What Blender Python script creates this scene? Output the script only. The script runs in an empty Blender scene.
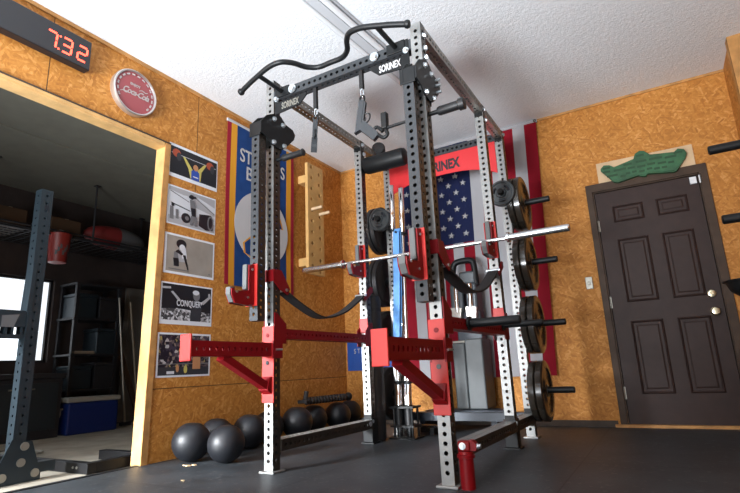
import bpy, bmesh, math, random
from mathutils import Vector, Matrix
random.seed(7)
scene = bpy.context.scene
COL = scene.collection
PI = math.pi

# ------------------------------------------------------------------ materials
def new_mat(name):
    m = bpy.data.materials.new(name); m.use_nodes = True
    return m, m.node_tree.nodes, m.node_tree.links, m.node_tree.nodes['Principled BSDF']

def pbr(name, col, rough=0.5, metal=0.0, noise=0.0, nscale=20.0, bump=0.0, bscale=120.0, spec=0.5, coat=0.0, rnoise=0.0):
    m, N, L, b = new_mat(name)
    b.inputs['Base Color'].default_value = (*col, 1)
    b.inputs['Roughness'].default_value = rough
    b.inputs['Metallic'].default_value = metal
    b.inputs['Specular IOR Level'].default_value = spec
    b.inputs['Coat Weight'].default_value = coat
    tc = N.new('ShaderNodeTexCoord')
    if noise > 0 or rnoise > 0:
        n = N.new('ShaderNodeTexNoise'); n.inputs['Scale'].default_value = nscale; n.inputs['Detail'].default_value = 5
        L.new(tc.outputs['Object'], n.inputs['Vector'])
        if noise > 0:
            r = N.new('ShaderNodeMapRange'); r.inputs[1].default_value = .3; r.inputs[2].default_value = .7
            r.inputs[3].default_value = 1 - noise; r.inputs[4].default_value = 1 + noise
            L.new(n.outputs['Fac'], r.inputs[0])
            mx = N.new('ShaderNodeVectorMath'); mx.operation = 'SCALE'
            mx.inputs[0].default_value = col; L.new(r.outputs[0], mx.inputs['Scale'])
            L.new(mx.outputs[0], b.inputs['Base Color'])
        if rnoise > 0:
            r = N.new('ShaderNodeMapRange'); r.inputs[1].default_value = .3; r.inputs[2].default_value = .7
            r.inputs[3].default_value = max(.02, rough - rnoise); r.inputs[4].default_value = min(1, rough + rnoise)
            L.new(n.outputs['Fac'], r.inputs[0]); L.new(r.outputs[0], b.inputs['Roughness'])
    if bump > 0:
        n2 = N.new('ShaderNodeTexNoise'); n2.inputs['Scale'].default_value = bscale; n2.inputs['Detail'].default_value = 4
        L.new(tc.outputs['Object'], n2.inputs['Vector'])
        bp = N.new('ShaderNodeBump'); bp.inputs['Strength'].default_value = bump; bp.inputs['Distance'].default_value = .01
        L.new(n2.outputs['Fac'], bp.inputs['Height']); L.new(bp.outputs[0], b.inputs['Normal'])
    return m

def emit(name, col, s):
    m, N, L, b = new_mat(name)
    b.inputs['Base Color'].default_value = (0, 0, 0, 1)
    b.inputs['Emission Color'].default_value = (*col, 1); b.inputs['Emission Strength'].default_value = s
    return m

def osb(name, plane, seams_h=(), seams_v=(), tint=(1, 1, 1)):
    """strand board: three sets of long flakes at random angles, plus panel joints"""
    m, N, L, b = new_mat(name)
    tc = N.new('ShaderNodeTexCoord')
    def flakes(ang, sx, sy, seed):
        mp = N.new('ShaderNodeMapping'); mp.vector_type = 'TEXTURE'
        rot = [0, 0, 0]
        ax = 0 if plane == 'YZ' else 1
        rot[ax] = ang
        mp.inputs['Rotation'].default_value = rot
        sc = (1, 1 / sx, 1 / sy) if plane == 'YZ' else (1 / sx, 1, 1 / sy)
        mp.inputs['Scale'].default_value = sc
        mp.inputs['Location'].default_value = (seed, seed * .7, seed * 1.3)
        v = N.new('ShaderNodeTexVoronoi'); v.inputs['Scale'].default_value = 1.0
        L.new(tc.outputs['Object'], mp.inputs[0]); L.new(mp.outputs[0], v.inputs['Vector'])
        sp = N.new('ShaderNodeSeparateColor'); L.new(v.outputs['Color'], sp.inputs[0])
        return sp.outputs[0]
    a1 = flakes(.35, 15, 62, 1.0); a2 = flakes(1.25, 15, 58, 5.0); a3 = flakes(-.6, 16, 66, 9.0)
    n = N.new('ShaderNodeTexNoise'); n.inputs['Scale'].default_value = 13; n.inputs['Detail'].default_value = 3
    L.new(tc.outputs['Object'], n.inputs['Vector'])
    def mix(f, a, c):
        x = N.new('ShaderNodeMix'); L.new(f, x.inputs[0]); L.new(a, x.inputs[2]); L.new(c, x.inputs[3]); return x.outputs[0]
    st = N.new('ShaderNodeMapRange'); st.inputs[1].default_value = .44; st.inputs[2].default_value = .56
    L.new(n.outputs['Fac'], st.inputs[0])
    m1 = mix(st.outputs[0], a1, a2)
    n2 = N.new('ShaderNodeTexNoise'); n2.inputs['Scale'].default_value = 19; L.new(tc.outputs['Object'], n2.inputs['Vector'])
    st2 = N.new('ShaderNodeMapRange'); st2.inputs[1].default_value = .5; st2.inputs[2].default_value = .6
    L.new(n2.outputs['Fac'], st2.inputs[0])
    m2 = mix(st2.outputs[0], m1, a3)
    fine = N.new('ShaderNodeTexNoise'); fine.inputs['Scale'].default_value = 45; fine.inputs['Detail'].default_value = 6
    L.new(tc.outputs['Object'], fine.inputs['Vector'])
    ad = N.new('ShaderNodeMath'); ad.operation = 'MULTIPLY_ADD'; L.new(fine.outputs['Fac'], ad.inputs[0])
    ad.inputs[1].default_value = .9; L.new(m2, ad.inputs[2])
    md = N.new('ShaderNodeMath'); md.operation = 'MULTIPLY'; md.inputs[1].default_value = .55; L.new(ad.outputs[0], md.inputs[0])
    cr = N.new('ShaderNodeValToRGB'); e = cr.color_ramp.elements
    t = tint
    e[0].position = .10; e[0].color = (.32 * t[0], .115 * t[1], .021 * t[2], 1)
    e[1].position = .90; e[1].color = (.68 * t[0], .345 * t[1], .110 * t[2], 1)
    k = cr.color_ramp.elements.new(.45); k.color = (.47 * t[0], .192 * t[1], .036 * t[2], 1)
    k = cr.color_ramp.elements.new(.66); k.color = (.54 * t[0], .236 * t[1], .050 * t[2], 1)
    L.new(md.outputs[0], cr.inputs[0])
    out = cr.outputs[0]
    sx = N.new('ShaderNodeSeparateXYZ'); L.new(tc.outputs['Object'], sx.inputs[0])
    hax = 'Y' if plane == 'YZ' else 'X'
    for axn, vals in (('Z', seams_h), (hax, seams_v)):
        for v0 in vals:
            v, lo, hi = v0 if isinstance(v0, tuple) else (v0, None, None)
            c = N.new('ShaderNodeMath'); c.operation = 'COMPARE'; c.inputs[1].default_value = v; c.inputs[2].default_value = .0035
            L.new(sx.outputs[axn], c.inputs[0]); f = c.outputs[0]
            if lo is not None:
                oth = hax if axn == 'Z' else 'Z'
                g = N.new('ShaderNodeMath'); g.operation = 'GREATER_THAN'; g.inputs[1].default_value = lo; L.new(sx.outputs[oth], g.inputs[0])
                l2 = N.new('ShaderNodeMath'); l2.operation = 'LESS_THAN'; l2.inputs[1].default_value = hi; L.new(sx.outputs[oth], l2.inputs[0])
                p1 = N.new('ShaderNodeMath'); p1.operation = 'MULTIPLY'; L.new(g.outputs[0], p1.inputs[0]); L.new(l2.outputs[0], p1.inputs[1])
                p2 = N.new('ShaderNodeMath'); p2.operation = 'MULTIPLY'; L.new(f, p2.inputs[0]); L.new(p1.outputs[0], p2.inputs[1]); f = p2.outputs[0]
            x = N.new('ShaderNodeMix'); x.data_type = 'RGBA'; L.new(f, x.inputs[0]); L.new(out, x.inputs[6])
            x.inputs[7].default_value = (.11, .05, .016, 1); out = x.outputs[2]
    L.new(out, b.inputs['Base Color'])
    b.inputs['Roughness'].default_value = .62; b.inputs['Specular IOR Level'].default_value = .3
    bp = N.new('ShaderNodeBump'); bp.inputs['Strength'].default_value = .25; bp.inputs['Distance'].default_value = .004
    L.new(md.outputs[0], bp.inputs['Height']); L.new(bp.outputs[0], b.inputs['Normal'])
    return m

def speckle(name, stops, scale, rough=.7, detail=2):
    m, N, L, b = new_mat(name)
    tc = N.new('ShaderNodeTexCoord')
    v = N.new('ShaderNodeTexVoronoi'); v.inputs['Scale'].default_value = scale
    L.new(tc.outputs['Object'], v.inputs['Vector'])
    sp = N.new('ShaderNodeSeparateColor'); L.new(v.outputs['Color'], sp.inputs[0])
    cr = N.new('ShaderNodeValToRGB'); cr.color_ramp.interpolation = 'CONSTANT'
    for i, (p, c) in enumerate(stops):
        e = cr.color_ramp.elements[i] if i < 2 else cr.color_ramp.elements.new(p)
        e.position = p; e.color = (*c, 1)
    L.new(sp.outputs[0], cr.inputs[0]); L.new(cr.outputs[0], b.inputs['Base Color'])
    b.inputs['Roughness'].default_value = rough
    return m

M = {}
M['osb_left'] = osb('osb_left', 'YZ', seams_h=((.485, -2.5, .1),), seams_v=((-3.385, 2.34, 2.95), (-2.19, 2.0, 2.95)))
M['osb_back'] = osb('osb_back', 'XZ')
M['osb_return'] = osb('osb_return', 'YZ')
M['osb_dark'] = pbr('osb_dark', (.055, .03, .02), .8, noise=.3, nscale=14)
M['pine'] = pbr('pine', (.62, .38, .15), .55, noise=.18, nscale=9, bump=.1)
M['pine_brown'] = pbr('pine_brown', (.46, .23, .07), .6, noise=.25, nscale=12)
M['dark_trim'] = pbr('dark_trim', (.05, .032, .02), .6, noise=.3, nscale=14)
def ceiling_mat():
    m, N, L, b = new_mat('ceiling_texture')
    tc = N.new('ShaderNodeTexCoord')
    b.inputs['Base Color'].default_value = (.74, .77, .80, 1); b.inputs['Roughness'].default_value = .9
    n = N.new('ShaderNodeTexNoise'); n.inputs['Scale'].default_value = 46; n.inputs['Detail'].default_value = 7; n.inputs['Roughness'].default_value = .65
    L.new(tc.outputs['Object'], n.inputs['Vector'])
    bp = N.new('ShaderNodeBump'); bp.inputs['Strength'].default_value = .35; bp.inputs['Distance'].default_value = .02
    L.new(n.outputs['Fac'], bp.inputs['Height']); L.new(bp.outputs[0], b.inputs['Normal'])
    return m
M['ceiling'] = ceiling_mat()
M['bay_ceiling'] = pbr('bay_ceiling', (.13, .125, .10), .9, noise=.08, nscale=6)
def floor_mat():
    m, N, L, b = new_mat('rubber_floor')
    tc = N.new('ShaderNodeTexCoord')
    n = N.new('ShaderNodeTexNoise'); n.inputs['Scale'].default_value = 3.2; n.inputs['Detail'].default_value = 8; n.inputs['Roughness'].default_value = .7
    L.new(tc.outputs['Object'], n.inputs['Vector'])
    cr = N.new('ShaderNodeValToRGB'); e = cr.color_ramp.elements
    e[0].position = .3; e[0].color = (.014, .017, .020, 1); e[1].position = .72; e[1].color = (.042, .049, .056, 1)
    L.new(n.outputs['Fac'], cr.inputs[0])
    v = N.new('ShaderNodeTexVoronoi'); v.inputs['Scale'].default_value = 60
    L.new(tc.outputs['Object'], v.inputs['Vector'])
    sp = N.new('ShaderNodeSeparateColor'); L.new(v.outputs['Color'], sp.inputs[0])
    g = N.new('ShaderNodeMath'); g.operation = 'GREATER_THAN'; g.inputs[1].default_value = .955; L.new(sp.outputs[0], g.inputs[0])
    x = N.new('ShaderNodeMix'); x.data_type = 'RGBA'; L.new(g.outputs[0], x.inputs[0]); L.new(cr.outputs[0], x.inputs[6]); x.inputs[7].default_value = (.06, .065, .07, 1)
    out = x.outputs[2]
    s = N.new('ShaderNodeSeparateXYZ'); L.new(tc.outputs['Object'], s.inputs[0])
    for ax, val in (('Y', -1.68), ('Y', -2.92), ('X', 1.35), ('X', 2.62)):
        c = N.new('ShaderNodeMath'); c.operation = 'COMPARE'; c.inputs[1].default_value = val; c.inputs[2].default_value = .004
        L.new(s.outputs[ax], c.inputs[0])
        y = N.new('ShaderNodeMix'); y.data_type = 'RGBA'; L.new(c.outputs[0], y.inputs[0]); L.new(out, y.inputs[6]); y.inputs[7].default_value = (.008, .008, .009, 1); out = y.outputs[2]
    L.new(out, b.inputs['Base Color'])
    b.inputs['Roughness'].default_value = .52
    bp = N.new('ShaderNodeBump'); bp.inputs['Strength'].default_value = .25; bp.inputs['Distance'].default_value = .004
    n2 = N.new('ShaderNodeTexNoise'); n2.inputs['Scale'].default_value = 90; n2.inputs['Detail'].default_value = 5
    L.new(tc.outputs['Object'], n2.inputs['Vector']); L.new(n2.outputs['Fac'], bp.inputs['Height']); L.new(bp.outputs[0], b.inputs['Normal'])
    return m
M['rubber_floor'] = floor_mat()
M['concrete'] = pbr('concrete', (.40, .36, .29), .85, noise=.2, nscale=5, bump=.2, bscale=50)
M['silver'] = pbr('silver_steel', (.31, .315, .31), .46, .72, noise=.08, nscale=18, rnoise=.08)
M['gunmetal'] = pbr('gunmetal_steel', (.30, .285, .26), .38, .85, noise=.15, nscale=20)
M['post_dark'] = pbr('post_dark', (.075, .062, .052), .36, .75, noise=.15, nscale=22)
M['black'] = pbr('black_powder', (.007, .008, .009), .45, spec=.3, noise=.1, nscale=40, bump=.05)
M['black_grey'] = pbr('black_grey_powder', (.038, .042, .047), .45, spec=.3, noise=.08, nscale=40)
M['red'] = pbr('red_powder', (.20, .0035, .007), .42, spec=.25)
M['red_lit'] = pbr('red_lit', (.55, .022, .017), .42)  # brighter copy of the same red coat, front light put into the colour
M['uhmw'] = pbr('uhmw_liner', (.10, .107, .107), .5)
M['frame_black'] = pbr('frame_black', (.005, .005, .006), .5, spec=.3)
M['chrome'] = pbr('chrome', (.85, .86, .88), .16, 1.0)
M['bar_steel'] = pbr('bar_steel', (.74, .75, .76), .26, 1.0)
M['zinc'] = pbr('zinc_bolt', (.72, .78, .82), .28, .95)
M['rubber'] = pbr('black_rubber', (.009, .009, .010), .5, bump=.06)
M['rubber_gloss'] = pbr('gloss_plate', (.03, .024, .018), .2, spec=.75, rnoise=.05)  # black rubber; the brown tint stands in for the reflected wood wall
M['iron'] = pbr('grey_iron', (.05, .057, .061), .4, .35)
M['webbing'] = pbr('webbing', (.011, .011, .012), .75, bump=.15, bscale=400)
M['ball'] = pbr('ball_vinyl', (.008, .009, .012), .46, bump=.08, bscale=160)
M['door'] = pbr('door_paint', (.040, .024, .021), .5, spec=.25, noise=.12, nscale=14, bump=.06, bscale=80)
M['casing'] = pbr('casing_paint', (.066, .041, .027), .55, spec=.25, noise=.2, nscale=12)
M['brass'] = pbr('brass', (.72, .66, .46), .28, .95)
M['white_plastic'] = pbr('white_plastic', (.8, .82, .84), .4)
M['steel_plate'] = pbr('steel_plate', (.33, .32, .28), .4, .7)
M['green'] = pbr('green_resin', (.024, .105, .040), .5, noise=.35, nscale=9)
M['green_dark'] = pbr('green_pocket', (.012, .06, .02), .6)
M['ply'] = pbr('plywood', (.62, .44, .26), .6, noise=.12, nscale=8)
M['peg_wood'] = pbr('peg_wood', (.60, .36, .13), .5, noise=.14, nscale=9)
M['paper'] = pbr('paper', (.74, .77, .82), .35)
M['ink_black'] = pbr('ink_black', (.012, .013, .018), .3)
M['ink_dark'] = pbr('ink_dark', (.035, .037, .045), .3)
M['ink_mid'] = pbr('ink_mid', (.16, .16, .17), .3)
M['ink_grey'] = pbr('ink_grey', (.38, .38, .40), .3)
M['ink_light'] = pbr('ink_light', (.62, .64, .68), .3)
M['ink_sepia'] = pbr('ink_sepia', (.30, .27, .235), .3, noise=.12, nscale=8)
M['ink_yellow'] = pbr('ink_yellow', (.55, .47, .12), .3)
M['ink_blue'] = pbr('ink_blue', (.03, .08, .38), .3)
M['ink_red'] = pbr('ink_red', (.38, .07, .03), .3)
M['ink_skin'] = pbr('ink_skin', (.5, .24, .11), .3)
M['crowd'] = speckle('crowd_print', [(0, (.012, .012, .022)), (.38, (.05, .04, .06)), (.6, (.12, .09, .09)), (.78, (.22, .17, .14)), (.9, (.34, .27, .10)), (.96, (.42, .4, .4))], 46, .3)
M['crowd_grey'] = speckle('crowd_grey_print', [(0, (.05, .05, .055)), (.3, (.2, .2, .21)), (.55, (.4, .4, .42)), (.8, (.62, .63, .66))], 60, .3)
M['cloth_blue'] = pbr('cloth_blue', (.016, .055, .19), .75, noise=.1, nscale=12, spec=.12)
M['cloth_yellow'] = pbr('cloth_yellow', (.66, .30, .03), .75, spec=.12)
M['cloth_maroon'] = pbr('cloth_maroon', (.30, .018, .035), .75, spec=.12)
M['cloth_white'] = pbr('cloth_white', (.52, .52, .53), .8, spec=.12)
M['flag_red'] = pbr('flag_red', (.22, .006, .016), .75, spec=.12)
M['flag_white'] = pbr('flag_white', (.36, .36, .38), .8, spec=.12)
M['flag_navy'] = pbr('flag_navy', (.010, .015, .055), .75, spec=.12)
M['poster_blue'] = pbr('poster_blue', (.01, .075, .36), .6)
M['band_blue'] = pbr('band_blue', (.10, .30, .66), .55, noise=.15, nscale=20)
M['sign_red'] = pbr('sign_red', (.62, .02, .025), .4)
M['soda_red'] = pbr('soda_red', (.34, .07, .08), .35)
M['soda_white'] = pbr('soda_white', (.46, .42, .41), .4)
M['rim'] = pbr('rim_metal', (.62, .61, .60), .35, .85)
M['clock_black'] = pbr('clock_black', (.010, .010, .013), .35)
M['led'] = emit('led_red', (1.0, .09, .05), 6)
M['fixture'] = pbr('fixture_white', (.50, .52, .55), .4)
M['tube_off'] = pbr('tube_off', (.72, .75, .78), .2)
M['grey_vinyl'] = pbr('grey_vinyl', (.062, .070, .073), .5, noise=.12, nscale=10)
M['slate'] = pbr('slate_paint', (.03, .04, .056), .45)
M['machine_grey'] = pbr('machine_grey', (.055, .064, .072), .38, .3)
M['cooler_blue'] = pbr('cooler_blue', (.003, .016, .11), .45)
M['cooler_white'] = pbr('cooler_white', (.30, .285, .25), .5)
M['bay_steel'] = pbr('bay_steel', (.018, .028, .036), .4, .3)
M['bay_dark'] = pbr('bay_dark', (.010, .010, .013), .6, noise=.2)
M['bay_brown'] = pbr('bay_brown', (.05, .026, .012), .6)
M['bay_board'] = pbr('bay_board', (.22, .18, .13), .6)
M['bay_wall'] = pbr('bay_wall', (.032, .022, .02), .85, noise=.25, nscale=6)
M['bucket_red'] = pbr('bucket_red', (.20, .016, .012), .45)
M['bag_red'] = pbr('bag_red', (.16, .01, .01), .6)
M['bag_grey'] = pbr('bag_grey', (.09, .09, .095), .6)
M['glass'] = None
def glass_mat():
    m, N, L, b = new_mat('window_glass')
    b.inputs['Base Color'].default_value = (1, 1, 1, 1); b.inputs['Roughness'].default_value = .02
    b.inputs['Transmission Weight'].default_value = 1; b.inputs['IOR'].default_value = 1.01
    return m
M['glass'] = glass_mat()
M['debris'] = pbr('wood_chip', (.5, .36, .2), .8)

# ------------------------------------------------------------------ helpers
def wloc(o):
    while o.parent: o = o.parent
    return o.location.copy()

def obj(name, bm, mats, parent=None, loc=None, smooth=False):
    """link a bmesh (built in room coordinates) as one object"""
    off = wloc(parent) if parent else (Vector(loc) if loc is not None else Vector((0, 0, 0)))
    bmesh.ops.translate(bm, verts=bm.verts, vec=-off)
    me = bpy.data.meshes.new(name); bm.to_mesh(me); bm.free()
    if not isinstance(mats, (list, tuple)): mats = [mats]
    for m in mats: me.materials.append(m)
    if smooth:
        for p in me.polygons: p.use_smooth = True
        try: me.set_sharp_from_angle(angle=math.radians(38))
        except Exception: pass
    o = bpy.data.objects.new(name, me); COL.objects.link(o)
    if parent: o.parent = parent
    else: o.location = off
    return o

def tag(o, label, cat, group=None, kind=None):
    if label: o['label'] = label
    if cat: o['category'] = cat
    if group: o['group'] = group
    if kind: o['kind'] = kind
    return o

def thing(name, loc, label, cat, group=None):
    o = bpy.data.objects.new(name, None); COL.objects.link(o); o.location = loc
    o.empty_display_size = .1
    return tag(o, label, cat, group)

def struct(name, bm, mats, parent=None, loc=None):
    o = obj(name, bm, mats, parent, loc)
    if not parent: o['kind'] = 'structure'
    return o

def copy_tree(o, parent=None):
    c = o.copy(); COL.objects.link(c)
    if parent: c.parent = parent
    for ch in list(o.children): copy_tree(ch, c)
    return c

def BM(): return bmesh.new()

def box(bm, lo, hi, mi=0, bev=0.0):
    lo = Vector(lo); hi = Vector(hi)
    r = bmesh.ops.create_cube(bm, size=1)
    vs = r['verts']
    for v in vs:
        v.co = Vector([lo[i] + (v.co[i] + .5) * (hi[i] - lo[i]) for i in range(3)])
    fs = set(f for v in vs for f in v.link_faces)
    for f in fs: f.material_index = mi
    if bev > 0:
        es = list(set(e for v in vs for e in v.link_edges))
        r2 = bmesh.ops.bevel(bm, geom=es, offset=bev, segments=2, affect='EDGES', profile=.5)
        for f in r2['faces']: f.material_index = mi
    return bm

def frame_of(d):
    d = d.normalized()
    a = Vector((0, 0, 1)) if abs(d.z) < .9 else Vector((1, 0, 0))
    u = d.cross(a).normalized(); v = d.cross(u).normalized()
    return u, v

def cyl(bm, p0, p1, r, n=20, r1=None, mi=0, caps=True):
    p0 = Vector(p0); p1 = Vector(p1); r1 = r if r1 is None else r1
    u, v = frame_of(p1 - p0)
    A = [bm.verts.new(p0 + (u * math.cos(2 * PI * i / n) + v * math.sin(2 * PI * i / n)) * r) for i in range(n)]
    B = [bm.verts.new(p1 + (u * math.cos(2 * PI * i / n) + v * math.sin(2 * PI * i / n)) * r1) for i in range(n)]
    for i in range(n):
        f = bm.faces.new((A[i], B[i], B[(i + 1) % n], A[(i + 1) % n])); f.material_index = mi
    if caps:
        f = bm.faces.new(A); f.material_index = mi
        f = bm.faces.new(B[::-1]); f.material_index = mi
    return bm

def lathe(bm, prof, origin, d, n=32, mi=0):
    """prof: list of (distance along d, radius)"""
    origin = Vector(origin); d = Vector(d).normalized(); u, v = frame_of(d)
    rings = []
    for (h, r) in prof:
        c = origin + d * h
        if r < 1e-5: rings.append([bm.verts.new(c)])
        else: rings.append([bm.verts.new(c + (u * math.cos(2 * PI * i / n) + v * math.sin(2 * PI * i / n)) * r) for i in range(n)])
    for a, b in zip(rings, rings[1:]):
        for i in range(n):
            j = (i + 1) % n
            if len(a) == 1 and len(b) == 1: continue
            if len(a) == 1: f = bm.faces.new((a[0], b[i], b[j]))
            elif len(b) == 1: f = bm.faces.new((a[i], b[0], a[j]))
            else: f = bm.faces.new((a[i], b[i], b[j], a[j]))
            f.material_index = mi
    return bm

def smooth_path(pts, k=6):
    P = [Vector(p) for p in pts]; out = []
    for i in range(len(P) - 1):
        a = P[max(i - 1, 0)]; b = P[i]; c = P[i + 1]; d = P[min(i + 2, len(P) - 1)]
        for s in range(k):
            t = s / k
            out.append(.5 * ((2 * b) + (c - a) * t + (2 * a - 5 * b + 4 * c - d) * t * t + (-a + 3 * b - 3 * c + d) * t ** 3))
    out.append(P[-1]); return out

def tube(bm, pts, r, n=14, smooth=True, k=6, mi=0):
    P = smooth_path(pts, k) if smooth else [Vector(p) for p in pts]
    rings = []; u = None
    for i, p in enumerate(P):
        d = (P[min(i + 1, len(P) - 1)] - P[max(i - 1, 0)]).normalized()
        if u is None: u, v = frame_of(d)
        else:
            u = (u - d * u.dot(d)).normalized(); v = d.cross(u).normalized()
        rings.append([bm.verts.new(p + (u * math.cos(2 * PI * j / n) + v * math.sin(2 * PI * j / n)) * r) for j in range(n)])
    for a, b in zip(rings, rings[1:]):
        for j in range(n):
            f = bm.faces.new((a[j], a[(j + 1) % n], b[(j + 1) % n], b[j])); f.material_index = mi
    f = bm.faces.new(rings[0][::-1]); f.material_index = mi
    f = bm.faces.new(rings[-1]); f.material_index = mi
    return bm

def ribbon(bm, pts, wdir, w, th, k=6, mi=0):
    """a strap: path pts, width along wdir"""
    P = smooth_path(pts, k); wv = Vector(wdir).normalized() * (w / 2); prev = None
    for i, p in enumerate(P):
        d = (P[min(i + 1, len(P) - 1)] - P[max(i - 1, 0)]).normalized()
        nn = d.cross(wv).normalized() * (th / 2)
        ring = [bm.verts.new(p + a) for a in (wv + nn, -wv + nn, -wv - nn, wv - nn)]
        if prev:
            for j in range(4):
                f = bm.faces.new((prev[j], prev[(j + 1) % 4], ring[(j + 1) % 4], ring[j])); f.material_index = mi
        else: bm.faces.new(ring[::-1]).material_index = mi
        prev = ring
    bm.faces.new(prev).material_index = mi
    return bm

def prism(bm, poly, origin, u, v, th, mi=0):
    """2-D polygon poly extruded by th along u x v, front at origin"""
    origin = Vector(origin); u = Vector(u); v = Vector(v); n = u.cross(v).normalized()
    A = [bm.verts.new(origin + u * a + v * b) for a, b in poly]
    B = [bm.verts.new(origin + u * a + v * b - n * th) for a, b in poly]
    k = len(poly)
    f = bm.faces.new(A); f.material_index = mi
    f2 = bm.faces.new(B[::-1]); f2.material_index = mi
    for i in range(k):
        g = bm.faces.new((A[i], B[i], B[(i + 1) % k], A[(i + 1) % k])); g.material_index = mi
    if k > 4:
        bmesh.ops.triangulate(bm, faces=[f, f2])
    return bm

def fixn(bm):
    bmesh.ops.recalc_face_normals(bm, faces=bm.faces); return bm

def holed_tube(bm, base, ax, length, w, pitch=.0436, r=.0109, h=None, skip=(), mi=0, sides=(0, 1, 2, 3), mis=None):
    """hollow square tube, axis ax, centred on base in the other two axes; holes on the given sides"""
    base = Vector(base); E3 = [Vector((1, 0, 0)), Vector((0, 1, 0)), Vector((0, 0, 1))]
    a = E3[ax]; b = E3[(ax + 1) % 3]; c = E3[(ax + 2) % 3]; h = h or w
    n = max(1, int((length - .02) / pitch)); s0 = (length - n * pitch) / 2
    sd = [(b, c, w / 2, h), (c, -b, h / 2, w), (-b, -c, w / 2, h), (-c, b, h / 2, w)]
    for si, (nn, t, off, wid) in enumerate(sd):
        if mis: mi = mis[si]
        def P(s, q, dn=0.0): return base + a * s + t * q + nn * (off - dn)
        def quad(s1, s2):
            f = bm.faces.new([bm.verts.new(P(*z)) for z in ((s1, -wid / 2), (s1, wid / 2), (s2, wid / 2), (s2, -wid / 2))]); f.material_index = mi
        if si not in sides:
            quad(0, length); continue
        quad(0, s0); quad(length - s0, length)
        for i in range(n):
            sc = s0 + (i + .5) * pitch
            if i in skip: quad(sc - pitch / 2, sc + pitch / 2); continue
            outer = []
            for k in range(16):
                side, q = divmod(k, 4); q = q / 4
                xy = [(1, 1 - 2 * q), (1 - 2 * q, -1), (-1, -1 + 2 * q), (-1 + 2 * q, 1)][side]
                outer.append(bm.verts.new(P(sc + xy[0] * pitch / 2, xy[1] * wid / 2)))
            inner = []; lip = []
            for k in range(16):
                an = PI / 4 - k * PI / 8
                inner.append(bm.verts.new(P(sc + math.cos(an) * r, math.sin(an) * r)))
                lip.append(bm.verts.new(P(sc + math.cos(an) * r, math.sin(an) * r, .005)))
            for k in range(16):
                j = (k + 1) % 16
                bm.faces.new((outer[k], outer[j], inner[j], inner[k])).material_index = mi
                bm.faces.new((inner[k], inner[j], lip[j], lip[k])).material_index = mi
    for s in (0, length):
        bm.faces.new([bm.verts.new(base + a * s + b * x * w / 2 + c * y * h / 2) for x, y in ((-1, -1), (1, -1), (1, 1), (-1, 1))]).material_index = mi
    return bm

def text_bm(s, size, origin, u, v, depth=.001, align='CENTER', sx=1.0, shear=0.0, spacing=1.0, bold=0.0):
    cu = bpy.data.curves.new('t', 'FONT'); cu.body = s; cu.size = size; cu.align_x = align; cu.align_y = 'CENTER'
    cu.extrude = depth; cu.shear = shear; cu.space_character = spacing; cu.offset = bold; cu.resolution_u = 4
    o = bpy.data.objects.new('t', cu); COL.objects.link(o)
    dg = bpy.context.evaluated_depsgraph_get()
    me = bpy.data.meshes.new_from_object(o.evaluated_get(dg))
    bm = BM(); bm.from_mesh(me)
    bpy.data.objects.remove(o); bpy.data.curves.remove(cu); bpy.data.meshes.remove(me)
    u = Vector(u); v = Vector(v); n = u.cross(v); origin = Vector(origin)
    for p in bm.verts: p.co = origin + u * (p.co.x * sx) + v * p.co.y + n * p.co.z
    return bm

def star(cx, cy, r, rot=0):
    return [(cx + (r if i % 2 == 0 else r * .39) * math.sin(rot + PI * i / 5), cy + (r if i % 2 == 0 else r * .39) * math.cos(rot + PI * i / 5)) for i in range(10)]

def ell(cx, cy, rx, ry, n=18): return [(cx + rx * math.cos(2 * PI * i / n), cy + ry * math.sin(2 * PI * i / n)) for i in range(n)]

def limb(x0, y0, x1, y1, w0, w1):
    dx, dy = x1 - x0, y1 - y0; l = math.hypot(dx, dy); nx, ny = -dy / l, dx / l
    return [(x0 + nx * w0, y0 + ny * w0), (x1 + nx * w1, y1 + ny * w1), (x1 - nx * w1, y1 - ny * w1), (x0 - nx * w0, y0 - ny * w0)]

EX, EY, EZ = Vector((1, 0, 0)), Vector((0, 1, 0)), Vector((0, 0, 1))
HC = 2.906                                     # ceiling height

def bolt(parent, p, d, r=.016, h=.012, mat='zinc', washer=True):
    bm = BM(); p = Vector(p); d = Vector(d).normalized()
    if washer: cyl(bm, p - d * .002, p + d * .004, r * 1.35, 18)
    cyl(bm, p + d * .003, p + d * (.004 + h), r, 6)
    return obj('bolt', fixn(bm), M[mat], parent)

# ------------------------------------------------------------------ the room
bm = BM(); box(bm, (0, -7.0, -.12), (5.0, 0.02, 0)); struct('floor', bm, M['rubber_floor'])
bm = BM(); box(bm, (-3.6, -7.2, -.14), (-.001, .2, -.012)); struct('floor_bay', bm, M['concrete'])
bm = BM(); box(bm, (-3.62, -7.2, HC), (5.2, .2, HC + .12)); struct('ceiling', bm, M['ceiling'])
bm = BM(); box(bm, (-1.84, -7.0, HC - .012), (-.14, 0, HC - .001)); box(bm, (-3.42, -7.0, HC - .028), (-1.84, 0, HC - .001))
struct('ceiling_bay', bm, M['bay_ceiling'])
JY = -2.555; OZ = 2.315; OY0 = -5.6
bm = BM()
box(bm, (-.088, -2.50, -.01), (0, .0, HC)); box(bm, (-.088, OY0, OZ), (0, -2.50, HC)); box(bm, (-.088, -7.0, -.01), (0, OY0, HC))
struct('wall_left', bm, M['osb_left'])
DX0, DX1, DZ = 2.767, 3.573, 2.03
bm = BM()
box(bm, (-.12, 0, -.01), (DX0 - .03, .14, HC)); box(bm, (DX1 + .03, 0, -.01), (4.1, .14, HC)); box(bm, (DX0 - .03, 0, DZ + .03), (DX1 + .03, .14, HC))
struct('wall_back', bm, M['osb_back'])
bm = BM(); box(bm, (3.905, -.51, 0), (5.0, .0, HC)); struct('wall_return', bm, M['osb_return'])
bm = BM(); box(bm, (5.0, -7.0, 0), (5.12, -.5, HC)); struct('wall_right', bm, M['osb_return'])
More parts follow.
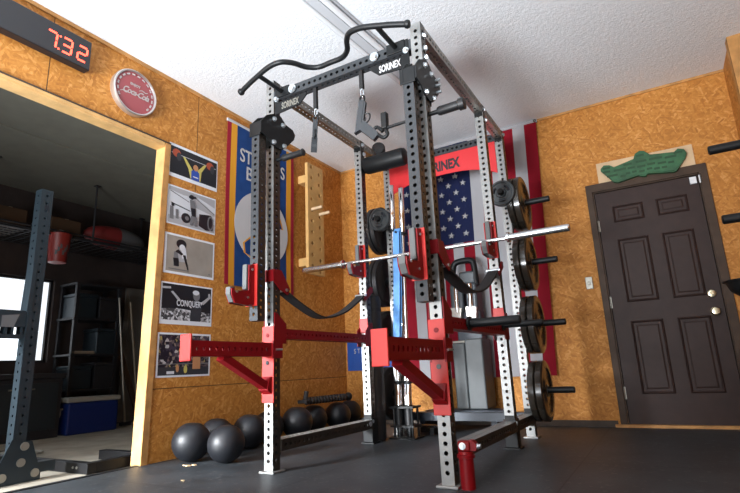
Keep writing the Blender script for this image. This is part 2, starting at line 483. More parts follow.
# front wall with the big garage opening (behind the camera)
GX0, GX1, GZ = .35, 3.9, 2.25
bm = BM(); box(bm, (-.12, -7.12, 0), (GX0, -7.0, HC)); box(bm, (GX1, -7.12, 0), (5.12, -7.0, HC)); box(bm, (GX0, -7.12, GZ), (GX1, -7.0, HC))
struct('wall_front', bm, M['osb_return'])
# neighbouring bay
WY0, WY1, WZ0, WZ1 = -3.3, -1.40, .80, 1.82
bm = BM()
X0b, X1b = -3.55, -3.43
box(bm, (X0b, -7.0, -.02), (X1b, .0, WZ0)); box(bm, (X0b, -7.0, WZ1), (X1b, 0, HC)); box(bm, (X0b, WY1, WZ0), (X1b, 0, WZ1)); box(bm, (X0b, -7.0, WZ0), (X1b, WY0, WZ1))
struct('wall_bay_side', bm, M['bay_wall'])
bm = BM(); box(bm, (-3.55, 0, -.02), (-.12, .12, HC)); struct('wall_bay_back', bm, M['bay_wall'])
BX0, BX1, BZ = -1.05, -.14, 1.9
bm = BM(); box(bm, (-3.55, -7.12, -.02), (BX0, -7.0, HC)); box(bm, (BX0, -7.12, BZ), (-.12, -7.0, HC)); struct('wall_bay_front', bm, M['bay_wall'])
# bay window
w = obj('window_1', box(BM(), (-3.50, WY0, WZ0), (-3.494, WY1, WZ1)), M['glass']); w['kind'] = 'structure'
bm = BM()
for y0, y1, z0, z1 in ((WY0, WY1, WZ0, WZ0 + .03), (WY0, WY1, WZ1 - .03, WZ1), (WY0, WY0 + .03, WZ0, WZ1), (WY1 - .03, WY1, WZ0, WZ1)):
    box(bm, (-3.515, y0, z0), (-3.475, y1, z1))
obj('window_frame', bm, M['bay_dark'], w)

# trims round the doorway
def lean(bm):                                                             # the old jamb leans a little
    for v in bm.verts: v.co.y += .052 * v.co.z / 2.3
    return bm
bm = BM(); box(bm, (-.092, JY, -.01), (.006, JY + .018, OZ)); struct('trim_1', lean(bm), M['pine'])           # jamb board
bm = BM(); box(bm, (0, JY + .0005, 0), (.013, -2.506, OZ + .017)); struct('trim_2', lean(bm), M['pine_brown'])  # casing upright
bm = BM(); box(bm, (-.092, OY0, OZ - .018), (.006, -2.50, OZ)); struct('trim_3', bm, M['pine'])              # head jamb
bm = BM(); box(bm, (0, OY0, OZ), (.012, -2.51, OZ + .018)); struct('trim_4', bm, M['pine'])
bm = BM(); box(bm, (0, OY0, OZ + .018), (.016, -2.455, OZ + .028)); struct('trim_5', bm, M['dark_trim'])
bm = BM(); box(bm, (0, -7.0, HC - .026), (.014, .0, HC)); struct('trim_6', bm, M['pine_brown'])
bm = BM(); box(bm, (.014, -.012, HC - .022), (3.905, 0, HC)); struct('trim_7', bm, M['pine_brown'])
bm = BM(); box(bm, (3.885, -.52, 0), (3.905, -.44, HC)); box(bm, (3.885, -.53, 0), (3.98, -.51, HC)); struct('trim_8', bm, M['pine_brown'])
bm = BM(); box(bm, (0.02, -.02, 0), (2.68, 0, .05)); struct('baseboard_back', bm, M['dark_trim'])
bm = BM(); box(bm, (2.66, -.05, 0), (3.66, .0, .022)); struct('trim_9', bm, M['pine_brown'])                # door sill
bm = BM(); box(bm, (-.04, -7.0, -.012), (.0, -2.56, .004)); struct('trim_10', bm, M['rubber'])             # mat edge at the threshold

# ------------------------------------------------------------------ entry door
d = obj('door_1', box(BM(), (DX0, .012, .02), (DX1, .05, DZ), bev=.002), M['door']); d['kind'] = 'structure'
dw = DX1 - DX0
cols = [(.125, .375), (.472, .722)]
cols = [(DX0 + .125, DX0 + .37), (DX0 + .47, DX0 + .705)]
rows = [(1.735, 1.885), (1.02, 1.58), (.26, .86)]
for (xa, xb) in cols:
    for (za, zb) in rows:
        bm = BM()
        # moulded ring and raised field
        for t, dep in ((0, .010), (.018, .004), (.03, .011)):
            pass
        o_ = (xa, za, xb, zb)
        rings = []
        for ins, yy in ((0, .012), (.010, .003), (.020, .014), (.034, .016), (.05, .008)):
            rings.append([bm.verts.new((x, yy - .002, z)) for x, z in ((xa + ins, za + ins), (xb - ins, za + ins), (xb - ins, zb - ins), (xa + ins, zb - ins))])
        for A, B in zip(rings, rings[1:]):
            for i in range(4): bm.faces.new((A[i], A[(i + 1) % 4], B[(i + 1) % 4], B[i]))
        bm.faces.new(rings[-1])
        obj('panel', fixn(bm), M['door'], d)
bm = BM(); lathe(bm, [(0, .0), (0, .034), (.006, .036), (.010, .030), (.028, .016), (.036, .026), (.05, .031), (.062, .026), (.066, 0)], (3.506, .012, .885), (0, -1, 0), 24)
obj('door_knob', fixn(bm), M['brass'], d, smooth=True)
bm = BM(); lathe(bm, [(0, 0), (0, .031), (.008, .032), (.016, .026), (.018, .013), (.022, .012), (.022, 0)], (3.506, .012, 1.03), (0, -1, 0), 24)
obj('deadbolt', fixn(bm), M['brass'], d, smooth=True)
for z in (1.72, 1.03, .27):
    bm = BM(); box(bm, (DX0 - .012, -.002, z - .05), (DX0 + .006, .014, z + .05)); cyl(bm, (DX0 - .004, -.004, z - .05), (DX0 - .004, -.004, z + .05), .006, 10)
    obj('hinge', bm, M['steel_plate'], d)
bm = BM()
box(bm, (2.70, -.022, 0), (DX0 - .014, 0, DZ + .075), bev=.003); box(bm, (DX1 + .010, -.022, 0), (3.645, 0, DZ + .075), bev=.003); box(bm, (2.70, -.023, DZ + .012), (3.645, 0, DZ + .085), bev=.003)
box(bm, (DX0 - .03, -.004, 0), (DX0 - .004, .06, DZ + .02)); box(bm, (DX1 + .004, -.004, 0), (DX1 + .03, .06, DZ + .02)); box(bm, (DX0 - .03, -.004, DZ + .003), (DX1 + .03, .06, DZ + .03))
struct('trim_11', bm, M['casing'])
bm = BM(); box(bm, (2.66, .10, 0), (3.68, .14, 2.12)); struct('trim_12', bm, M['dark_trim'])
t = thing('door_sensor', (3.552, .011, 1.955), 'small white two-piece contact sensor at the top corner of the brown door', 'sensor')
obj('housing', box(BM(), (3.51, -.014, 1.955), (3.56, .011, 2.015), bev=.004), M['white_plastic'], t)
obj('magnet', box(BM(), (3.576, -.022, 1.95), (3.596, -.006, 2.02), bev=.003), M['white_plastic'], t)
t = thing('wall_plate', (2.613, 0, 1.17), 'small metal box cover on the wood wall left of the brown door', 'wall plate')
obj('cover', box(BM(), (2.585, -.012, 1.165), (2.645, 0, 1.275), bev=.004), M['steel_plate'], t)
obj('toggle', box(BM(), (2.607, -.022, 1.20), (2.625, -.011, 1.235), bev=.003), M['steel_plate'], t)

# ------------------------------------------------------------------ hangboard over the door
t = thing('hangboard', (3.18, 0, 2.1), 'green climbing hangboard with rows of finger pockets over the brown door', 'hangboard')
bm = BM(); prism(bm, [(2.82, 2.115), (3.575, 2.115), (3.575, 2.30), (2.82, 2.305)], (0, -.02, 0), EX, EZ, .02); obj('backing_board', fixn(bm), M['ply'], t)
prof = [(2.946, 2.088), (2.98, 2.077), (3.144, 2.106), (3.165, 2.093), (3.199, 2.085), (3.217, 2.105), (3.404, 2.074), (3.429, 2.077), (3.507, 2.175), (3.525, 2.215), (3.51, 2.256), (3.469, 2.271), (3.437, 2.248), (3.257, 2.271), (3.241, 2.29), (3.217, 2.317), (3.183, 2.326), (3.145, 2.306), (3.128, 2.262), (2.965, 2.225), (2.932, 2.251), (2.885, 2.260), (2.848, 2.225)]
bm = BM(); prism(bm, prof, (0, -.075, 0), EX, EZ, .055); fixn(bm)
es = [e for e in bm.edges if len(e.link_faces) == 2 and e.calc_face_angle(0) > 1.2]
bmesh.ops.bevel(bm, geom=es, offset=.009, segments=2, affect='EDGES')
hb = obj('board', bm, M['green'], t, smooth=True)
pk = [(3.181, 2.280, .032), (3.183, 2.225, .042), (3.177, 2.178, .033), (3.177, 2.134, .022), (2.904, 2.226, .03), (3.463, 2.235, .033), (3.075, 2.222, .034), (3.294, 2.224, .050), (3.405, 2.21, .044), (3.255, 2.182, .03), (3.335, 2.172, .032), (3.402, 2.161, .022), (3.10, 2.183, .03), (3.008, 2.187, .05), (2.942, 2.146, .044), (3.025, 2.122, .02), (3.068, 2.140, .018), (3.118, 2.142, .018), (3.236, 2.142, .021), (3.291, 2.131, .022), (3.347, 2.129, .021), (2.90, 2.19, .03)]
for x, z, l in pk:
    bm = BM(); box(bm, (x - l, -.0775, z - .010), (x + l, -.070, z + .010), bev=.003); obj('pocket', bm, M['green_dark'], t)

# ------------------------------------------------------------------ left wall things
# led timer
t = thing('interval_timer', (0, -3.55, 2.58), 'long black wall timer with glowing red digits above the doorway', 'clock')
obj('case', box(BM(), (0, -4.1, 2.585), (.062, -3.165, 2.80), bev=.005), M['clock_black'], t)
SEG = {'7': 'abc', '3': 'abcdg', '2': 'abged'}
def digit(bm, ch, y, z, w, h, x, sl=.06):
    th = .011
    for s in SEG[ch]:
        a = {'a': ((0, h), (w, h)), 'b': ((w, h), (w, h / 2)), 'c': ((w, h / 2), (w, 0)), 'd': ((0, 0), (w, 0)), 'e': ((0, 0), (0, h / 2)), 'f': ((0, h / 2), (0, h)), 'g': ((0, h / 2), (w, h / 2))}[s]
        (y0, z0), (y1, z1) = a
        L_ = math.hypot(y1 - y0, z1 - z0); k = .09
        y0, y1 = y0 + (y1 - y0) * k, y1 - (y1 - y0) * k; z0, z1 = z0 + (z1 - z0) * k, z1 - (z1 - z0) * k
        prism(bm, [(y + z_ * sl, z_) for y, z_ in limb(y0, z0, y1, z1, th / 2, th / 2)], (x, y, z), EY, EZ, .003)
bm = BM(); xf = .0655
digit(bm, '7', -3.452, 2.628, .058, .104, xf); digit(bm, '3', -3.355, 2.628, .058, .104, xf); digit(bm, '2', -3.255, 2.628, .058, .104, xf)
for z in (2.632, 2.725): prism(bm, ell(-3.374 + (z - 2.632) * .06, z, .006, .006, 10), (xf, 0, 0), EY, EZ, .003)
obj('digits', fixn(bm), M['led'], t)
# round soda thermometer
cy, cz, R_ = -2.805, 2.605, .178
t = thing('round_sign', (0, cy, cz - R_), 'round red soda dial with silver rim above the doorway', 'sign')
bm = BM(); lathe(bm, [(0, R_ - .004), (.03, R_), (.045, R_ - .003), (.05, R_ - .010), (.046, R_ - .018), (.036, R_ - .020)], (0, cy, cz), EX, 48)
obj('rim', fixn(bm), M['rim'], t, smooth=True)
bm = BM(); lathe(bm, [(.02, R_ - .012), (.036, R_ - .016), (.037, 0)], (0, cy, cz), EX, 48); obj('dial', fixn(bm), M['soda_red'], t)
bm = BM()
for i in range(15):
    an = math.radians(205 - i * 17.5); rr = R_ - .038
    yy, zz = cy + math.cos(an) * rr, cz + math.sin(an) * rr
    tx = Vector((0, -math.sin(an), math.cos(an))); rx = Vector((0, math.cos(an), math.sin(an)))
    o_ = Vector((.0395, yy, zz))
    bm = BM()
    for q in (-.0062, .0062):
        prism(bm, ell(q, 0, .0063, .0075, 10), o_, tx, rx, .002)
    obj('scale_mark', fixn(bm), M['soda_white'], t)
bm = text_bm('Coca-Cola', .066, (.039, cy + .004, cz - .004), EY, EZ, .0008, sx=.86, shear=.42, spacing=.86, bold=.0012)
# swashes of the two capitals
for y0, y1, z0 in ((-.118, -.06, -.030), (.03, .10, .034)):
    pts = [(.039, cy + y0, cz + z0 - .004), (.039, cy + y0 + (y1 - y0) * .35, cz + z0 + .008), (.039, cy + y0 + (y1 - y0) * .7, cz + z0 + .001), (.039, cy + y1, cz + z0 + .008)]
    ribbon(bm, pts, EZ, .006, .0015, 4)
obj('lettering', bm, M['soda_white'], t)
bm = text_bm('ENJOY', .026, (.039, cy - .004, cz + .058), EY, EZ, .0008, spacing=1.1, bold=.0008); obj('lettering', bm, M['soda_white'], t)

def poster(name_y0, y1, z0, z1, label, bord, layers, mats):
    y0 = name_y0
    t = thing('poster', (0, (y0 + y1) / 2, z0), label, 'poster', 'posters on the left wall')
    obj('sheet', box(BM(), (0, y0, z0), (.0025, y1, z1)), M['paper'], t)
    W_, H_ = y1 - y0, z1 - z0
    bl, br, bt, bb = bord
    a, b_, c_, d_ = y0 + bl, y1 - br, z1 - bt, z0 + bb
    bm = BM(); k = 0
    for poly, mi in layers:
        pts = [(a + (b_ - a) * s, c_ - (c_ - d_) * q) for s, q in poly]
        # keep the drawing inside the print
        pts = [(min(max(p[0], a), b_), min(max(p[1], d_), c_)) for p in pts]
        prism(bm, pts, (.0030 + k * .00035, 0, 0), EY, EZ, .0003, mi); k += 1
    obj('print', fixn(bm), [M[m] for m in mats], t)
    return t, (a, b_, c_, d_)
FULL = [(0, 0), (1, 0), (1, 1), (0, 1)]
poster(-2.456, -1.963, 2.084, 2.362, 'colour poster of a weightlifter in blue pressing a barbell, topmost of the column', (.01, .008, .022, .03), [
    (FULL, 0), (limb(.02, .25, .98, .25, .008, .008), 1), (ell(.12, .22, .085, .15), 2), (ell(.17, .33, .05, .16), 3), (ell(.84, .23, .085, .15), 2), (ell(.89, .34, .05, .16), 3),
    (limb(.27, .27, .42, .66, .022, .045), 4), (limb(.73, .27, .60, .62, .022, .045), 4), (limb(.42, .66, .47, .98, .05, .05), 4), (limb(.60, .62, .58, .98, .05, .05), 4),
    ([(.43, .68), (.48, .62), (.56, .62), (.60, .68), (.61, 1), (.43, 1)], 5), (ell(.52, .52, .055, .12), 6), ([(.47, .86), (.58, .86), (.58, .9), (.47, .9)], 1)],
    ['ink_black', 'ink_light', 'ink_red', 'ink_dark', 'ink_yellow', 'ink_blue', 'ink_skin'])
poster(-2.452, -1.970, 1.700, 2.014, 'black and white poster of a standing man beside a big barrel, second from top', (.012, .01, .012, .012), [
    (FULL, 0), ([(0, 0), (1, 0), (1, .25), (.6, .08), (.3, .15), (0, .1)], 4), ([(.5, .08), (1, .42), (1, .5), (.55, .4)], 1), (limb(.02, .12, .42, .3, .012, .01), 2), (limb(.04, .45, .45, .55, .012, .012), 3), (limb(.52, .1, 1, .45, .012, .012), 2),
    ([(0, .8), (1, .75), (1, 1), (0, 1)], 1), (limb(.06, .55, .07, .9, .035, .04), 2), (ell(.08, .5, .03, .05), 3), (limb(.17, .6, .18, .86, .03, .03), 2),
    (ell(.36, .78, .10, .14), 3), (ell(.38, .78, .04, .06), 2), ([(.64, .56), (.9, .5), (.97, .62), (.96, .95), (.8, .98), (.64, .9)], 3), (ell(.90, .74, .07, .22), 2), (ell(.9, .74, .045, .16), 3),
    (limb(.40, .16, .56, .12, .025, .02), 3), (ell(.46, .14, .05, .07), 3), (limb(.47, .22, .50, .45, .05, .06), 2), (limb(.50, .45, .52, .68, .055, .045), 3), (limb(.50, .68, .47, .95, .04, .03), 2), (limb(.55, .68, .58, .95, .04, .03), 2)],
    ['ink_light', 'ink_grey', 'ink_mid', 'ink_black', 'ink_grey'])
poster(-2.456, -1.970, 1.318, 1.630, 'sepia poster of a dark-haired boy at its left side, middle of the column', (.02, .014, .016, .018), [
    (FULL, 0), (limb(.22, .45, .20, .85, .07, .05), 1), (limb(.3, .35, .33, .70, .09, .07), 2), (limb(.34, .3, .37, .6, .05, .05), 3), (limb(.36, .5, .45, .9, .03, .012), 4), (limb(.19, .62, .21, .84, .055, .05), 4), (limb(.2, .4, .32, .5, .05, .03), 4),
    (ell(.29, .2, .105, .13), 4), (ell(.31, .3, .06, .09), 3), (limb(.05, .93, .46, .93, .012, .012), 1), (limb(.90, .93, .94, .93, .015, .015), 1)],
    ['ink_sepia', 'ink_mid', 'ink_grey', 'ink_light', 'ink_black'])
t, (a, b_, c_, d_) = poster(-2.465, -1.978, .940, 1.251, 'dark poster lettered CONQUER with an arms-wide man before a crowd, fourth down', (.012, .012, .012, .032), [
    (FULL, 0), ([(0, .70), (.3, .66), (.6, .70), (1, .74), (1, 1), (0, 1)], 1), (limb(.0, .12, .16, .1, .03, .03), 2), (limb(.18, .2, .34, .44, .022, .03), 2), (limb(.34, .44, .6, .5, .03, .06), 3),
    (limb(.95, .28, .80, .48, .028, .04), 2), (limb(.8, .48, .7, .46, .045, .05), 4), ([(.58, .42), (.76, .42), (.80, .6), (.78, 1), (.56, 1), (.57, .6)], 5), (ell(.68, .26, .072, .15), 3), (ell(.665, .17, .07, .07), 4), (limb(.95, .15, .96, .3, .02, .03), 2)],
    ['ink_black', 'crowd_grey', 'ink_grey', 'ink_mid', 'ink_light', 'ink_dark'])
bm = text_bm('CONQUER', .066, (.0082, a + (b_ - a) * .52, c_ - (c_ - d_) * .52), EY, EZ, .0003, sx=.70, bold=.001); obj('lettering', bm, M['ink_light'], t)
poster(-2.470, -1.980, .560, .878, 'colourful crowd poster behind the red spotter arm, lowest of the column', (.014, .014, .014, .014), [
    (FULL, 0), ([(0, .72), (1, .70), (1, .735), (0, .735)], 1), ([(0, .8), (1, .8), (1, 1), (0, 1)], 2), ([(.66, .5), (.82, .5), (.82, .86), (.66, .86)], 3), (ell(.52, .86, .035, .10), 4), (ell(.36, .84, .03, .09), 3), ([(.16, .9), (.3, .9), (.3, .97), (.16, .97)], 5)],
    ['crowd', 'ink_mid', 'ink_dark', 'ink_skin', 'ink_yellow', 'ink_light'])

# team banner
t = thing('wall_banner', (0, -1.4, 1.30), 'long blue cloth banner with yellow and maroon edges on the left wall', 'banner')
BY0, BY1, BZ0, BZ1 = -1.866, -.935, 1.30, 2.80
def cloth_yz(bm, y0, y1, z0, z1, x, mi, amp=.006, ny=6, nz=14):
    g = [[bm.verts.new((x + amp * math.sin((y0 + (y1 - y0) * i / ny) * 9 + j * .3), y0 + (y1 - y0) * i / ny, z0 + (z1 - z0) * j / nz)) for i in range(ny + 1)] for j in range(nz + 1)]
    for j in range(nz):
        for i in range(ny):
            bm.faces.new((g[j][i], g[j][i + 1], g[j + 1][i + 1], g[j + 1][i])).material_index = mi
bm = BM()
ys = [(BY0, BY0 + .045, 0), (BY0 + .045, BY0 + .115, 1), (BY0 + .115, BY1 - .115, 2), (BY1 - .115, BY1 - .045, 1), (BY1 - .045, BY1, 0)]
for y0, y1, mi in ys: cloth_yz(bm, y0, y1, BZ0, BZ1, .014, mi)
bmesh.ops.remove_doubles(bm, verts=bm.verts, dist=1e-5)
bmesh.ops.solidify(bm, geom=bm.faces[:], thickness=.003)
obj('field', bm, [M['cloth_maroon'], M['cloth_yellow'], M['cloth_blue']], t)
obj('hem', box(BM(), (.004, BY0 - .01, BZ1 - .005), (.022, BY1 + .01, BZ1 + .022), bev=.004), M['cloth_white'], t)
bm = text_bm('ST. LOUIS', .185, (.0225, -1.40, 2.515), EY, EZ, .0008, sx=.80, bold=.002); obj('lettering', bm, M['cloth_white'], t)
bm = text_bm('BLUES', .185, (.0225, -1.40, 2.355), EY, EZ, .0008, sx=.95, bold=.002); obj('lettering', bm, M['cloth_white'], t)
ccy, ccz = -1.405, 1.875
bm = BM(); prism(bm, ell(ccy, ccz, .365, .345, 48), (.0225, 0, 0), EY, EZ, .001); obj('roundel', fixn(bm), M['cloth_white'], t)
def note(k):
    def e(px, py): return (ccy - .03 + px * 1.38, ccz + py * 1.28)
    return [e(.0 - k, .22 + k), e(.07 + k, .24 + k), e(.13 + k, .17), e(.19 + k, .12), e(.22 + k, .04), e(.13, .05 - k), e(.07 + k, .06), e(.05 + k, -.10), e(.02 + k, -.19), e(-.06, -.235 - k), e(-.14 - k, -.21), e(-.15 - k, -.14), e(-.09, -.09 + k), e(-.02 - k, -.09 + k)]
bm = BM(); prism(bm, note(.015), (.0238, 0, 0), EY, EZ, .001, 0); prism(bm, note(.0), (.025, 0, 0), EY, EZ, .001, 1)
obj('emblem', fixn(bm), [M['cloth_yellow'], M['cloth_blue']], t)

# climbing pegboard
t = thing('climbing_pegboard', (0.1, -.7, 1.52), 'tall plywood climbing board full of holes with two wooden pegs on the left wall', 'pegboard')
bm = BM(); holed_tube(bm, (.1275, -.715, 1.515), 2, 1.195, .035, pitch=.119, r=.020, h=.26, sides=(0, 2))
bm.free(); bm = BM()
PBY0, PBY1 = -.86, -.585
# the board is a drilled slab: staggered holes on its face
nrow = 10; pz = 1.195 / nrow
for i in range(nrow):
    for j in range(2):
        y0 = PBY0 + (PBY1 - PBY0) * j / 2; y1 = PBY0 + (PBY1 - PBY0) * (j + 1) / 2
        z0 = 1.515 + i * pz; z1 = z0 + pz; hy, hz = (y0 + y1) / 2, z0 + pz * (.32 if j else .70)
        outer = []
        for k in range(16):
            s, q = divmod(k, 4); q /= 4
            p = [(y1, z1 - (z1 - z0) * q), (y1 - (y1 - y0) * q, z0), (y0, z0 + (z1 - z0) * q), (y0 + (y1 - y0) * q, z1)][s]
            outer.append(p)
        for x in (.145,):
            vo = [bm.verts.new((x, *p)) for p in outer]
            vi = [bm.verts.new((x, hy + .021 * math.cos(PI / 4 - k * PI / 8), hz + .021 * math.sin(PI / 4 - k * PI / 8))) for k in range(16)]
            vl = [bm.verts.new((x - .034, hy + .021 * math.cos(PI / 4 - k * PI / 8), hz + .021 * math.sin(PI / 4 - k * PI / 8))) for k in range(16)]
            for k in range(16):
                m_ = (k + 1) % 16
                bm.faces.new((vo[k], vo[m_], vi[m_], vi[k])); bm.faces.new((vi[k], vi[m_], vl[m_], vl[k]))
            bm.faces.new(vl)
box(bm, (.11, PBY0, 1.515), (.1111, PBY1, 2.71))
for a_, b2 in (((.11, PBY0, 1.515), (.145, PBY0 + .0005, 2.71)), ((.11, PBY1 - .0005, 1.515), (.145, PBY1, 2.71)), ((.11, PBY0, 1.515), (.145, PBY1, 1.5155)), ((.11, PBY0, 2.7095), (.145, PBY1, 2.71))):
    box(bm, a_, b2)
obj('board', bm, M['peg_wood'], t)
for z in (1.60, 2.50):
    obj('mounting_block', box(BM(), (0, -.84, z), (.11, -.60, z + .085), bev=.003), M['peg_wood'], t)
for k, (py, pz_) in enumerate(((-.79, 2.205), (-.655, 2.18))):
    p = thing('wooden_peg', (.145, py, pz_), ('upper' if k == 0 else 'lower') + ' round wooden peg stuck in the plywood climbing board', 'peg', 'pegs in the climbing board')
    bm = BM(); lathe(bm, [(-.03, 0), (-.03, .016), (.11, .016), (.118, .013), (.12, 0)], (.145, py, pz_), (1, .15, .08), 16); obj('shaft', fixn(bm), M['ply'], p, smooth=True)

# ------------------------------------------------------------------ back wall things
# flag
t = thing('national_flag', (1.6, 0, .43), 'large stars and stripes flag hung vertically on the back wall behind the rack', 'flag')
FX0, FX1, FZ0, FZ1 = .80, 2.345, .43, 2.875
def fx(s, z):   # s in 0..13 stripes; right edge tapers towards the bottom
    k = (FZ1 - z) / (FZ1 - FZ0)
    return FX0 + (FX1 - .10 * k - FX0) * s / 13
def fy(s, z): return -.022 - .010 * math.sin(s * 1.1 + .6) * (.3 + .7 * (FZ1 - z) / (FZ1 - FZ0)) - .004 * math.sin(z * 5 + s)
CZ = 1.775
bm = BM(); nz = 24
zs = [FZ0 + (CZ - FZ0) * j / 12 for j in range(12)] + [CZ + (FZ1 - CZ) * j / 12 for j in range(13)]
for s in range(13):
    for sub in range(3):
        s0, s1 = s + sub / 3, s + (sub + 1) / 3
        for za, zb in zip(zs, zs[1:]):
            if s < 7 and za >= CZ - 1e-6: continue
            f = bm.faces.new([bm.verts.new((fx(q, z), fy(q, z), z)) for q, z in ((s0, za), (s1, za), (s1, zb), (s0, zb))]); f.material_index = s % 2
bmesh.ops.remove_doubles(bm, verts=bm.verts, dist=1e-5)
obj('stripes', bm, [M['flag_red'], M['flag_white']], t)
bm = BM()
zc = [z for z in zs if z >= CZ - 1e-6]
for k in range(21):
    s0, s1 = k / 3, (k + 1) / 3
    for za, zb in zip(zc, zc[1:]):
        f = bm.faces.new([bm.verts.new((fx(q, z), fy(q, z), z)) for q, z in ((s0, za), (s1, za), (s1, zb), (s0, zb))]); f.material_index = 0
bmesh.ops.remove_doubles(bm, verts=bm.verts, dist=1e-5)
cw, chh = 7.0, FZ1 - CZ
for r_ in range(11):
    for c2 in range(9):
        if (r_ + c2) % 2: continue
        s = 7.0 * (c2 + 1) / 10; z = CZ + chh * (r_ + 1) / 12
        x = fx(s, z); y = fy(s, z) - .0025
        prism(bm, star(x, z, .036, .12), (0, y, 0), EX, EZ, .0006, 1)
obj('canton', bm, [M['flag_navy'], M['flag_white']], t)
obj('header_band', box(BM(), (FX0 - .005, -.03, FZ1 - .004), (FX1 + .012, -.006, FZ1 + .03), bev=.004), M['flag_white'], t)
for x in (FX0 + .03, FX1 - .01):
    obj('grommet', fixn(lathe(BM(), [(0, .004), (.003, .006), (.003, .014), (0, .016)], (x, -.03, FZ1 + .013), (0, -1, 0), 14)), M['dark_trim'], t)
# small blue pennant cloth low on the back wall
t = thing('blue_pennant', (.32, 0, .54), 'small bright blue cloth with white lettering low on the back wall', 'banner')
bm = BM()
for i in range(12):
    xa, xb = .03 + i * .0475, .03 + (i + 1) * .0475
    def yy(x): return -.012 - .004 * math.sin(x * 16)
    bm.faces.new([bm.verts.new(p) for p in ((xa, yy(xa), .545 - .01 * xa), (xb, yy(xb), .545 - .01 * xb), (xb, yy(xb), .875), (xa, yy(xa), .875))])
bmesh.ops.remove_doubles(bm, verts=bm.verts, dist=1e-5); bmesh.ops.solidify(bm, geom=bm.faces[:], thickness=.003)
obj('cloth', bm, M['poster_blue'], t)
bm = text_bm('S', .075, (.135, -.022, .75), EX, EZ, .0008, sx=.8); obj('lettering', bm, M['cloth_white'], t)
bm = text_bm('T', .075, (.185, -.022, .75), EX, EZ, .0008, sx=.8); obj('lettering', bm, M['cloth_white'], t)

# ------------------------------------------------------------------ ceiling strip light (off)
t = thing('strip_light', (1.56, -2.5, HC), 'long unlit fluorescent strip light on the white ceiling over the rack', 'ceiling light')
def fxl(y): return 1.515 + (y + 2.0) * .085 + .055
def along(bm, off0, off1, z0, z1, ya=-4.3, yb=-1.30):
    vs = []
    for y in (ya, yb):
        vs.append([bm.verts.new((fxl(y) + o_, y, z)) for o_, z in ((off0, z0), (off1, z0), (off1, z1), (off0, z1))])
    A, B = vs
    for i in range(4): bm.faces.new((A[i], A[(i + 1) % 4], B[(i + 1) % 4], B[i]))
    bm.faces.new(A[::-1]); bm.faces.new(B)
bm = BM(); along(bm, -.085, .085, HC - .022, HC); along(bm, -.034, .034, HC - .055, HC - .022); obj('housing', fixn(bm), M['fixture'], t)
for o_ in (-.060, .060):
    bm = BM(); cyl(bm, (fxl(-4.25) + o_, -4.25, HC - .045), (fxl(-1.36) + o_, -1.36, HC - .05), .021, 14); obj('tube', bm, M['tube_off'], t, smooth=True)
for y in (-4.27, -2.02, -1.34):
    for o_ in (-.060, .060):
        bm = BM(); box(bm, (fxl(y) + o_ - .013, y - .012, HC - .066), (fxl(y) + o_ + .013, y + .012, HC - .02), bev=.003); obj('lamp_holder', bm, M['fixture'], t)

# ------------------------------------------------------------------ the rack
W = .0653; HR = 2.5166
XL, XR = 1.0098 + W / 2, 2.1127 + W / 2
YF, YM, YR = -2.4751 + W / 2, -1.332 + W / 2, -.7985 + W / 2
rack = thing('power_rack', (XL, YF, 0), 'big six-post silver and black power rack of drilled steel in the middle', 'power rack')
for x in (XL, XR):
    for y in (YF, YM, YR):
        bm = BM(); holed_tube(bm, (x, y, .012), 2, HR - .012, W, mis=(1, 1, 1, 0))
        o = obj('upright', fixn(bm), [M['silver'], M['post_dark']], rack)
        bm = BM(); sgn = -1 if x == XL else 1
        box(bm, (x - .055, y - .055, 0), (x + .055, y + .055, .012), bev=.003)
        obj('foot_plate', bm, M['silver'] if y != YM else M['black'], o)
        if y == YM:
            bm = BM(); box(bm, (x - .042, y - .042, .013), (x + .042, y + .042, .192), bev=.003); obj('base_sleeve', bm, M['black'], o)
# top side beams front to back, bottom side beams
for x in (XL, XR):
    bm = BM(); holed_tube(bm, (x, YF + W / 2, HR - W / 2 - .004), 1, YM - YF - W, W); obj('side_beam', fixn(bm), M['gunmetal'], rack)
    bm = BM(); holed_tube(bm, (x, YM + W / 2, HR - W / 2 - .004), 1, YR - YM - W, W); obj('side_beam', fixn(bm), M['gunmetal'], rack)
    bm = BM(); holed_tube(bm, (x, YF + W / 2, .145), 1, YM - YF - W, W, h=.09, mis=(0, 1, 1, 1)); obj('base_beam', fixn(bm), [M['silver'], M['post_dark']], rack)
    if x == XL: continue
    bm = BM(); holed_tube(bm, (x, YM + W / 2, .145), 1, YR - YM - W, W, h=.09, mis=(0, 1, 1, 1)); obj('base_beam', fixn(bm), [M['silver'], M['post_dark']], rack)
for x in (XL, XR):
    # bolted end flanges
    for y, s in ((YF + W / 2, 1), (YM - W / 2, -1), (YM + W / 2, 1), (YR - W / 2, -1)):
        for z in (HR - .10, .09):
            bm = BM(); z1 = HR - .001 if z > 1 else .215
            box(bm, (x - W / 2 + .002, min(y, y + s * .006), z), (x + W / 2 - .002, max(y, y + s * .006), z1)); obj('end_flange', bm, M['black'], rack)
# front crossbeam, rear crossbeam
ZB = 2.392
bm = BM(); holed_tube(bm, (XL + W / 2, YF, ZB), 0, XR - XL - W, W); obj('front_crossbeam', fixn(bm), M['black_grey'], rack)
bm = BM(); holed_tube(bm, (XL + W / 2, YR, 2.462), 0, XR - XL - W, W); obj('rear_crossbeam', fixn(bm), M['black_grey'], rack)
bm = BM(); holed_tube(bm, (XL + W / 2, YR, .15), 0, XR - XL - W, W, sides=()); obj('rear_crossbeam', fixn(bm), M['slate'], rack)
yf = YF - W / 2
